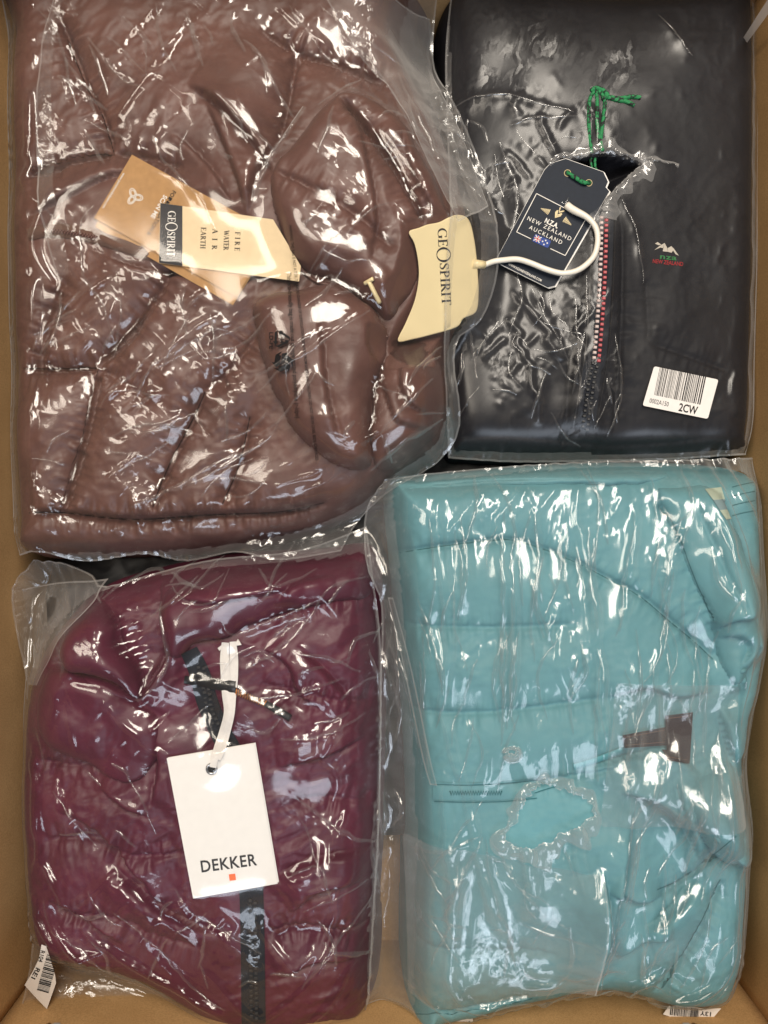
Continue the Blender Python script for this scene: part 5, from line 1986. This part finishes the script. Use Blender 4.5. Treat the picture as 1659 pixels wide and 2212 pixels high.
for c_ in ((1226, 374), (1272, 395)):
    put('cord_hole', disc, c_, 7, 0, fr_n, M['ink'], tn, NL)
    tube('eyelet', [fr_n(c_[0] + 7 * math.cos(g), c_[1] + 7 * math.sin(g), 0.0009) for g in np.linspace(0, 2 * math.pi, 25)], 0.0003, M['gold'], tn, 6)
cl = tn
tube('cord_loop', [fr_n(u_, v_, l_) for u_, v_, l_ in [(1225, 372, -0.001), (1231, 377, 0.0022), (1246, 386, 0.0030), (1260, 394, 0.0030), (1269, 395, 0.0022), (1275, 394, -0.001)]], 0.0017, M['cord'], cl, 8, 40)
for pts in ([(1278, 336), (1276, 350), (1279, 366)], [(1287, 336), (1285, 352), (1288, 368)]):
    tube('cord_strand', [fr_n(u_, v_, -0.0035) for u_, v_ in pts], 0.0011, M['cord'], cl, 8, 16)
# hook of the hanger, over the tag
hk = [(1047, 572), (1066, 565), (1086, 562), (1116, 560), (1143, 567), (1178, 581), (1205, 589), (1222, 590), (1245, 585), (1266, 572), (1284, 551), (1291, 523),
      (1289, 498), (1281, 482), (1266, 468), (1245, 457), (1233, 450), (1224, 443)]
hp = []
for k, (u_, v_) in enumerate(hk):
    p_ = fr_n(u_, v_, 0.0038 + 0.004 * math.sin(math.pi * k / 17))
    if k < 3:
        q_ = fr_h(u_, v_, 0.003)
        w_ = (1.0, 0.6, 0.25)[k]
        p_ = tuple(np.array(p_) * (1 - w_) + np.array(q_) * w_)
    hp.append(p_)
tube('hook', hp, [0.0022] * 14 + [0.0024, 0.0029, 0.0030], M['white_plastic'], hg, 14, 110)

H2 = fr_n.raster(RK, NAVY)
# ---- burgundy jacket's bag
px, py = coons(side([(70, 1212), (130, 1216), (205, 1246), (230, 1266), (340, 1236), (480, 1203), (650, 1186), (792, 1136)], 0.085),
               side([(792, 1136), (808, 1250), (824, 1400), (822, 1700), (812, 1900), (800, 2100), (790, 2178)], 0.08),
               side([(40, 2188), (150, 2196), (300, 2204), (480, 2206), (640, 2204), (790, 2178)], 0.09),
               side([(70, 1212), (22, 1272), (34, 1380), (52, 1460), (58, 1600), (60, 1800), (70, 1960), (62, 2080), (40, 2188)], 0.085), SP)
films['burg'] = drape(px, py, H_ALL, 0.055, 0.06, seed=5, field=near_tag, pinz=0.082, seeds=SEED['burg'], crest=0.007)

bag_u = bag('loose clear plastic bag around the burgundy padded jacket, empty at its corners', 'burg', M['film_burg'], dU)
H2 = raster_max(H2, films['burg'])
RU = blur(raster_max(H_ALL, films['burg'], 0.0005), 0.002)
onRU = OnField(blur(raster_max(H_ALL, films['burg'], 0.0008), 0.003), 0.10)
LBU = [(90, 2040), (100, 2044), (109, 2072), (119, 2106), (121, 2124), (101, 2180), (76, 2154), (53, 2128), (71, 2098), (84, 2072)]
fr_lu = Frame(LBU, RU, 0.09, 100, 0.0010)
lb = slab('barcode_label', LBU, fr_lu, 0.00025, M['label_white'], bag_u, 0.0)
lb['label'] = 'curled white barcode sticker reading R104 RE1'
put('bars', barcode_shape(9, 26), (103, 2104), 26, 106, fr_lu, M['ink'], lb, 0.0006, width=80)
put('code', sans('R104', 1.0, 0.015), (90, 2066), 9, 104, fr_lu, M['ink'], lb, 0.0006, width=25)
put('code_short', sans('RE1', 1.0, 0.02), (77, 2103), 10, 117, fr_lu, M['ink'], lb, 0.0006, width=25)

# ---- brown jacket's bag
px, py = coons(side([(26, -45), (300, -45), (600, -45), (950, -45)], 0.10),
               side([(950, -45), (940, 60), (950, 140), (1000, 260), (1055, 430), (1072, 560), (1062, 640), (1032, 705), (990, 735),
                     (978, 800), (992, 925), (945, 1000), (840, 1062), (770, 1130), (735, 1192)], 0.10),
               side([(48, 1200), (110, 1190), (200, 1212), (320, 1196), (410, 1212), (520, 1192), (610, 1208), (735, 1192)], 0.06),
               side([(26, -45), (32, 100), (30, 400), (32, 800), (40, 1100), (48, 1200)], 0.08), SP)
films['brown'] = drape(px, py, H2, 0.07, 0.06, seed=9, field=near_tag, seeds=SEED['brown'], crest=0.007)

bag_b = bag('crinkled clear plastic bag around the brown puffer jacket with printed recycling marks', 'brown', M['film'], np.maximum.reduce([dB, dP1, dP3]))
RB = blur(raster_max(H2, films['brown'], 0.0005), 0.0015)
onRB = OnField(RB, 0.135)
put('printed_notice', sans('This eco-friendly bag is made out of regenerated polyethylene (r-ldpe).', 1.0, 0.01), (634, 747), 9.5, 86.5, onRB, M['ink'], bag_b, 0.0006, width=318)
put('printed_warning', sans('WARNING: THIS BAG IS NOT A TOY. TO AVOID DANGER OF SUFFOCATION KEEP AWAY FROM BABIES AND CHILDREN. DO NOT USE IN CRIBS, BEDS, CARRIAGES', 1.0, 0.012),
    (656, 740), 6.2, 83.5, onRB, M['ink'], bag_b, 0.0006, width=512)


def chasing(inner, outer, head, gap):
    polys = []
    R_ = outer
    c3 = [np.array([R_ * math.cos(math.radians(90 + 120 * k)), R_ * math.sin(math.radians(90 + 120 * k))]) for k in range(3)]
    for k in range(3):
        a, b = c3[k], c3[(k + 1) % 3]
        e_ = (b - a) / np.linalg.norm(b - a)
        L_ = np.linalg.norm(b - a)
        nn = np.array([-e_[1], e_[0]])
        p0, p1 = a + e_ * L_ * gap, a + e_ * L_ * (1 - gap - 0.20)
        polys.append([tuple(p0 + nn * inner), tuple(p1 + nn * inner), tuple(p1 - nn * inner), tuple(p0 - nn * inner)])
        tip = p1 + e_ * L_ * 0.22
        polys.append([tuple(p1 + nn * head), tuple(tip), tuple(p1 - nn * head)])
        z_ = c3[k - 1]
        e2 = (a - z_) / np.linalg.norm(a - z_)
        n2 = np.array([-e2[1], e2[0]])
        q0 = a - e2 * L_ * 0.13
        polys.append([tuple(q0 + n2 * inner), tuple(p0 + nn * inner), tuple(p0 - nn * inner), tuple(q0 - n2 * inner)])
    return poly_shape(polys)


put('recycling_mark', chasing(0.065, 0.60, 0.16, 0.16), (607, 732), 38, 92, onRB, M['ink'], bag_b, 0.0006)
put('recycling_number', sans('04', 1.0, 0.02), (609, 735), 9, 90, onRB, M['ink'], bag_b, 0.0006)
put('material_code', sans('LD-PE', 1.0, 0.02), (586, 736), 8.5, 90, onRB, M['ink'], bag_b, 0.0006, width=36)
put('recycling_mark', chasing(0.13, 0.56, 0.26, 0.20), (611, 782), 44, 100, onRB, M['ink'], bag_b, 0.0006)
put('recycled_share', sans('100%', 1.0, 0.02), (612, 782), 9, 90, onRB, M['ink_grey'], bag_b, 0.0012, width=26)

# ---- teal jacket's bag, torn open in front
px, py = coons(side([(832, 1034), (1000, 1014), (1250, 998), (1540, 992), (1652, 984)], 0.11),
               side([(1652, 984), (1650, 1120), (1648, 1290), (1642, 1420), (1622, 1540), (1608, 1650), (1622, 1800), (1620, 1950), (1610, 2100), (1598, 2168)], 0.10),
               side([(790, 2205), (880, 2208), (1000, 2200), (1150, 2172), (1280, 2138), (1400, 2160), (1500, 2178), (1598, 2168)], 0.095),
               side([(832, 1034), (786, 1110), (792, 1230), (822, 1310), (820, 1500), (816, 1800), (802, 2050), (790, 2205)], 0.11), SP)
films['teal'] = drape(px, py, H2, 0.13, 0.02, seed=14, pinz=0.075,  seeds=SEED['teal'], zs=0.13, crest=0.008)

HOLE_T = [(1161, 1699), (1197, 1695), (1230, 1711), (1260, 1723), (1279, 1738), (1281, 1765), (1254, 1783), (1218, 1804), (1170, 1828), (1137, 1834), (1097, 1822),
          (1091, 1804), (1112, 1774), (1128, 1738)]
bag_t = bag('clear plastic bag with a ragged hole around the teal quilted jacket', 'teal', M['film_teal'], dT, WP(HOLE_T, 0.137))
RT = blur(raster_max(H2, films['teal'], 0.0004), 0.002)
onRT = OnField(RT, 0.137)
torn_rim('torn_rim', HOLE_T, onRT, bag_t, 32, 8, 21, True, 0.0035, 300, lambda s: 0.8 + 0.8 * np.exp(-((s - 0.52) / 0.2) ** 2))
torn_rim('torn_rim', [(1098, 1626), (1106, 1618), (1116, 1622), (1112, 1632)], onRT, bag_t, 26, 4, 25, True, 0.005, 120)
LBT = [(1445, 2173), (1480, 2172), (1522, 2179), (1558, 2178), (1542, 2197), (1502, 2206), (1466, 2202), (1432, 2191)]
fr_lt = Level(0.100, 0.0, 0.12, (1495, 2190))
lb = slab('barcode_label', LBT, fr_lt, 0.00025, M['label_white'], bag_t, 0.0)
lb['label'] = 'white barcode sticker at the lower right rim of the teal jacket bag'
put('bars', barcode_shape(13, 24), (1478, 2186), 20, 186, fr_lt, M['ink'], lb, 0.0006, width=62)
put('code_short', sans('13Y', 1.0, 0.02), (1524, 2190), 9, 186, fr_lt, M['ink'], lb, 0.0006, width=24)
fr_ls = Level(0.104, 0.0, 0.05, (996, 2206))
lb = slab('barcode_label', [(970, 2204), (1021, 2200), (1023, 2216), (971, 2220)], fr_ls, 0.00025, M['label_white'], bag_t, 0.0)
put('bars', barcode_shape(17, 14), (1000, 2210), 7, -4, fr_ls, M['ink'], lb, 0.0006, width=34)

# ---- pressed-in creases
M['crease'] = film_mat('film_crease', haze=0.05, rough=0.16, crinkle=0.12, gain=1.2)
rc = np.random.default_rng(31)


def scatter(n, box_, ang, spread, l0, l1):
    out = []
    for _ in range(n):
        u_, v_ = rc.uniform(box_[0], box_[2]), rc.uniform(box_[1], box_[3])
        g = math.radians(ang + rc.normal(0, spread))
        l_ = rc.uniform(l0, l1)
        b_ = rc.normal(0, 0.10) * l_
        du, dv = math.cos(g) * l_ / 2, math.sin(g) * l_ / 2
        if float(near_tag(*[np.array(q) for q in W(u_, v_)])) < 0.9:
            continue
        out.append([(u_ - du, v_ - dv), (u_ - dv / l_ * b_ * 2, v_ + du / l_ * b_ * 2), (u_ + du, v_ + dv)])
    return out


creases('crease_folds', SEED['brown'], RB, bag_b, M['crease'], 0.135, 0.0017, 0.0016, 1,
        scatter(26, (80, 40, 560, 480), 55, 25, 40, 150) + scatter(34, (90, 580, 560, 1090), -35, 30, 40, 150) + scatter(22, (600, 260, 950, 980), -50, 40, 40, 120)
        + scatter(12, (900, 200, 1050, 480), 62, 12, 60, 160))
creases('crease_folds', SEED['black'], RKs, bag_k, M['crease'], 0.115, 0.0014, 0.0013, 2, scatter(34, (990, 250, 1240, 930), 60, 35, 25, 110) + scatter(10, (1250, 620, 1350, 940), 85, 12, 30, 110))
creases('crease_folds', SEED['burg'], RU, bag_u, M['crease'], 0.13, 0.0017, 0.0016, 3,
        scatter(26, (340, 1230, 790, 1620), -25, 30, 40, 150) + scatter(26, (120, 1650, 780, 2150), 35, 35, 40, 150))
creases('crease_folds', SEED['teal'], RT, bag_t, M['crease'], 0.14, 0.0017, 0.0016, 4,
        scatter(60, (880, 1090, 1600, 1640), 93, 9, 50, 240) + scatter(26, (1300, 1660, 1590, 2110), 97, 9, 60, 240) + scatter(24, (890, 1850, 1260, 2140), 60, 35, 40, 140)
        + scatter(10, (800, 1250, 850, 2100), 88, 6, 80, 240))

# ---- loose flaps where a bag folds over itself, and one added haze sheet
def flap(parent, field, top, right, bottom, left, z, lift=0.0016, rims=(0, 1, 2, 3), mat='film_back', seed=0, wave=0.003):
    px_, py_ = coons(side(top, z), side(right, z), side(bottom, z), side(left, z), 0.004)
    n_ = fbm(px_, py_, 30, 3, seed)
    z_ = sample(field, px_, py_) + lift + wave * np.clip(0.5 + n_, 0, 1.5)
    P_ = np.stack([px_, py_, z_], -1)
    film_object('folded_flap', P_, M[mat], parent)
    sides_ = ((P_[0], P_[1]), (P_[-1], P_[-2]), (P_[:, 0], P_[:, 1]), (P_[:, -1], P_[:, -2]))
    for a_, b_ in [sides_[q] for q in rims]:
        V = np.stack([a_ + [0, 0, 0.0003], a_ + 0.35 * (b_ - a_) + [0, 0, 0.0004]], 1).reshape(-1, 3)
        link('edge_fold', mesh_np('edge_fold', V, quad_faces(2, len(a_))), M['film_edge'], parent)


flap(bag_b, RB, [(690, -20), (800, -20), (945, -20)], [(945, -20), (945, 120), (1000, 260), (1057, 440)], [(985, 500), (1020, 475), (1057, 440)],
     [(690, -20), (760, 95), (850, 215), (930, 390), (985, 500)], 0.125, seed=2)
flap(bag_b, RB, [(130, -20), (145, -20)], [(145, -20), (125, 90), (120, 330), (150, 520), (160, 600)], [(130, 600), (160, 600)],
     [(130, -20), (100, 90), (85, 330), (110, 520), (130, 600)], 0.12, seed=5, mat='film_fold', rims=(2,))
flap(bag_b, RB, [(655, 235), (665, 240)], [(665, 240), (612, 330), (575, 400), (560, 450)], [(548, 448), (560, 450)],
     [(655, 235), (600, 330), (560, 400), (548, 448)], 0.135, seed=6, wave=0.001, mat='film_fold', rims=(2,))
flap(bag_t, RT, [(872, 1840), (1000, 1830), (1100, 1850), (1288, 1862)], [(1288, 1862), (1292, 1960), (1278, 2128)], [(884, 2190), (1000, 2180), (1150, 2155), (1278, 2128)],
     [(872, 1840), (880, 2000), (884, 2190)], 0.132, lift=0.002, seed=9, wave=0.005, mat='film_mid', rims=(3,))
flap(bag_u, RU, [(24, 1278), (110, 1262), (208, 1256)], [(208, 1256), (213, 1300), (150, 1380), (100, 1470)], [(60, 1478), (100, 1470)],
     [(24, 1278), (36, 1370), (60, 1478)], 0.10, seed=12, mat='film_fold', rims=(0, 3))
flap(bag_t, RT, [(838, 1300), (850, 1300)], [(850, 1300), (890, 1450), (930, 1640), (945, 1700)], [(930, 1702), (945, 1700)],
     [(838, 1300), (872, 1450), (912, 1640), (930, 1702)], 0.13, seed=15, wave=0.001, mat='film_fold')

flap(bag_t, RT, [(1325, 1470), (1450, 1476), (1590, 1480)], [(1590, 1480), (1585, 1600), (1592, 1770)], [(1290, 1775), (1450, 1780), (1592, 1770)],
     [(1325, 1470), (1312, 1600), (1290, 1775)], 0.137, lift=0.0022, seed=19, wave=0.004, mat='film_mid', rims=())  # no real fold: milky sheet added to soften the dark strap's contrast

# ---- tape and slots on the box
sl_ = [(*W(1604, 84, 0.10), 0.10), (*W(1614, 92, 0.10), 0.10), (*W(1676, 8, 0.16), 0.16), (*W(1660, -4, 0.16), 0.16)]
tp_ = link('tape_strip', mesh_from('tape_strip', sl_, [(0, 1, 2, 3)]), M['film_torn'], box, False)
for u0 in (96, 1508):
    x0, _ = W(u0, 2200, 0.12)
    board('slot_edge_shade', (x0, YB + 0.0006, 0.135), (0.004, 0.0016, 0.05), box).data.materials[0] = M['card_edge_shade']  # raised dark strip stands for the slot's torn edge and shaded gap
    board('slot_tape', (x0 + (0.006 if u0 < 800 else -0.006), YB + 0.0004, 0.135), (0.007, 0.0012, 0.05), box).data.materials[0] = M['tape']
print('all', time.perf_counter() - T0)
